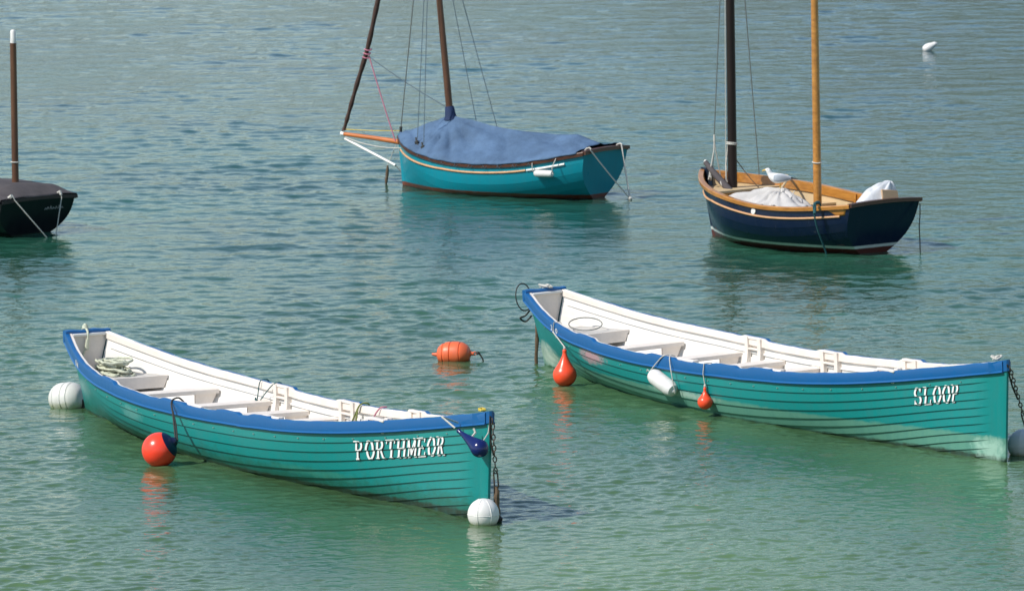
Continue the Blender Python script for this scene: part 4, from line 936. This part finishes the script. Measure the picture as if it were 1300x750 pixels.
tag(mb.build('pink_cord', M['rope_p'], frame=G1, anchor=(1.2, y_, .6)), 'short pink cord over the far rail towards the bow of the PORTHMEOR gig', 'rope')
# wire loop and ropes on the SLOOP gig
mb = MB(); mb.tube([(-4.10+.26*math.cos(a), .10+.17*math.sin(a), .55+.035*math.sin(a)-.03*math.cos(a)+.01) for a in [k*math.pi/14 for k in range(28)]], .007, 6, closed=True)
tag(mb.build('wire_loop', M['wire'], frame=G2, anchor=(-4.1, .1, .5)), 'thin dark wire loop lying on the stern bench of the SLOOP gig', 'wire')
mb = MB(); mb.tube([(-4.96-.03*math.sin(a), -.235+.105*math.cos(a), .83+.16*math.sin(a)) for a in [k*math.pi/14 for k in range(28)]], .008, 6, closed=True)
mb.tube(catmull([(-4.95, -.16, .67), (-5.0, -.20, .60), (-5.0, -.27, .58), (-5.0, -.20, .53), (-4.95, -.14, .60)], 5), .011, 6)
tag(mb.build('rope_loop', M['rope_d'], frame=G2, anchor=(-4.96, -.2, .8)), 'dark rope loops hanging off the stern corner of the SLOOP gig', 'rope')
mb = MB(); mb.tube(sag((-4.93, -.08, .66), (-4.95, -.10, -.06), 0, 10, .008), [.010, .016, .020, .024, .020, .026, .022, .02, .022, .02, .016], 8); mb.tube(sag((-4.93, -.04, .62), (-4.95, -.08, .3), 0, 5, .008), .012, 6)
tag(mb.build('mooring_rope', M['rope_b'], frame=G2, anchor=(-4.93, -.08, .6)), 'brown weedy rope hanging into the water behind the SLOOP gig stern', 'mooring rope')
# white barrel buoy by the PORTHMEOR stern
def barrel(c, ax, Lh, r, mm, grooves, label, cap_m=None, neck=0, name='barrel_buoy'):
    root = empty(name, Matrix.Translation(Vector(c))); tag(root, label, 'buoy'); P = [(-Lh, .01), (-Lh+.002, r*.35), (-Lh+.012, r*.52)]
    n = 40
    for i in range(n+1):
        t = -1+2*i/n; rr = r*(1-.40*abs(t)**3.2)
        for g in grooves:
            if abs(t-g) < .035: rr -= .010
        P.append((t*(Lh-.02), rr))
    P += [(Lh-.012, r*.52), (Lh-.002, r*.35), (Lh, .01)]
    mb = MB(); mb.lathe(P, (0, 0, 0), ax, 36); mb.build('buoy_body', mm, root, smooth=25); return root
wb_ = barrel((-5.045, 70.80, .095), (.86, -.46, .10), .205, .185, M['whitegrey'], (-.55, .05, .45), 'white barrel buoy floating beside the stern of the PORTHMEOR gig')
mb = MB(); mb.tube([(.16, -.09, .0), (.19, -.10, -.04), (.19, -.09, -.12)], .022, 7); mb.build('buoy_shackle', M['rope_d'], wb_)
ob = barrel((-.70, 74.62, .085), (.97, -.22, .04), .20, .150, M['orangebarrel'], (-.62, -.15, .5), 'orange ribbed barrel buoy floating alone between the two gigs')
mb = MB(); mb.tube([(-.19, .04, -.01), (-.225, .05, -.01), (-.262, .055, -.005)], [.03, .02, .012], 10); mb.tube([(.19, -.04, .01), (.215, -.05, .01), (.24, -.055, .01)], [.045, .024, .022], 10)
mb.tube([(.25+.018*math.cos(a), -.055, .012+.018*math.sin(a)) for a in [k*math.pi/6 for k in range(12)]], .008, 6, closed=True); mb.build('buoy_eye', M['orangebarrel'], ob)
mb = MB(); mb.tube(catmull([(.26, -.055, .02), (.30, -.06, .015), (.325, -.06, -.02), (.35, -.065, -.07), (.35, -.06, -.13)], 5), .010, 6); mb.lathe([(-.02, .01), (0, .022), (.03, .01)], (.285, -.058, .018), (1, 0, -.1), 8); mb.build('buoy_rope', M['rope_d'], ob)
# small far white buoy lying over
fb_ = empty('small_buoy', Matrix.Translation((8.06, 121.2, .04))); tag(fb_, 'tiny white buoy lying tilted on the far water at top right', 'buoy')
mb = MB(); mb.lathe([(-.12, .02), (-.10, .06), (-.04, .085), (.03, .08), (.10, .055), (.16, .04), (.17, .01)], (0, 0, .03), (.8, -.1, .45), 16); mb.build('buoy_body', M['whitev'], fb_)
mb = MB(); mb.tube([(.10, 0, .09), (.14, 0, .10), (.165, 0, .11)], [.05, .04, .02], 10); mb.build('buoy_neck', M['whitev'], fb_)
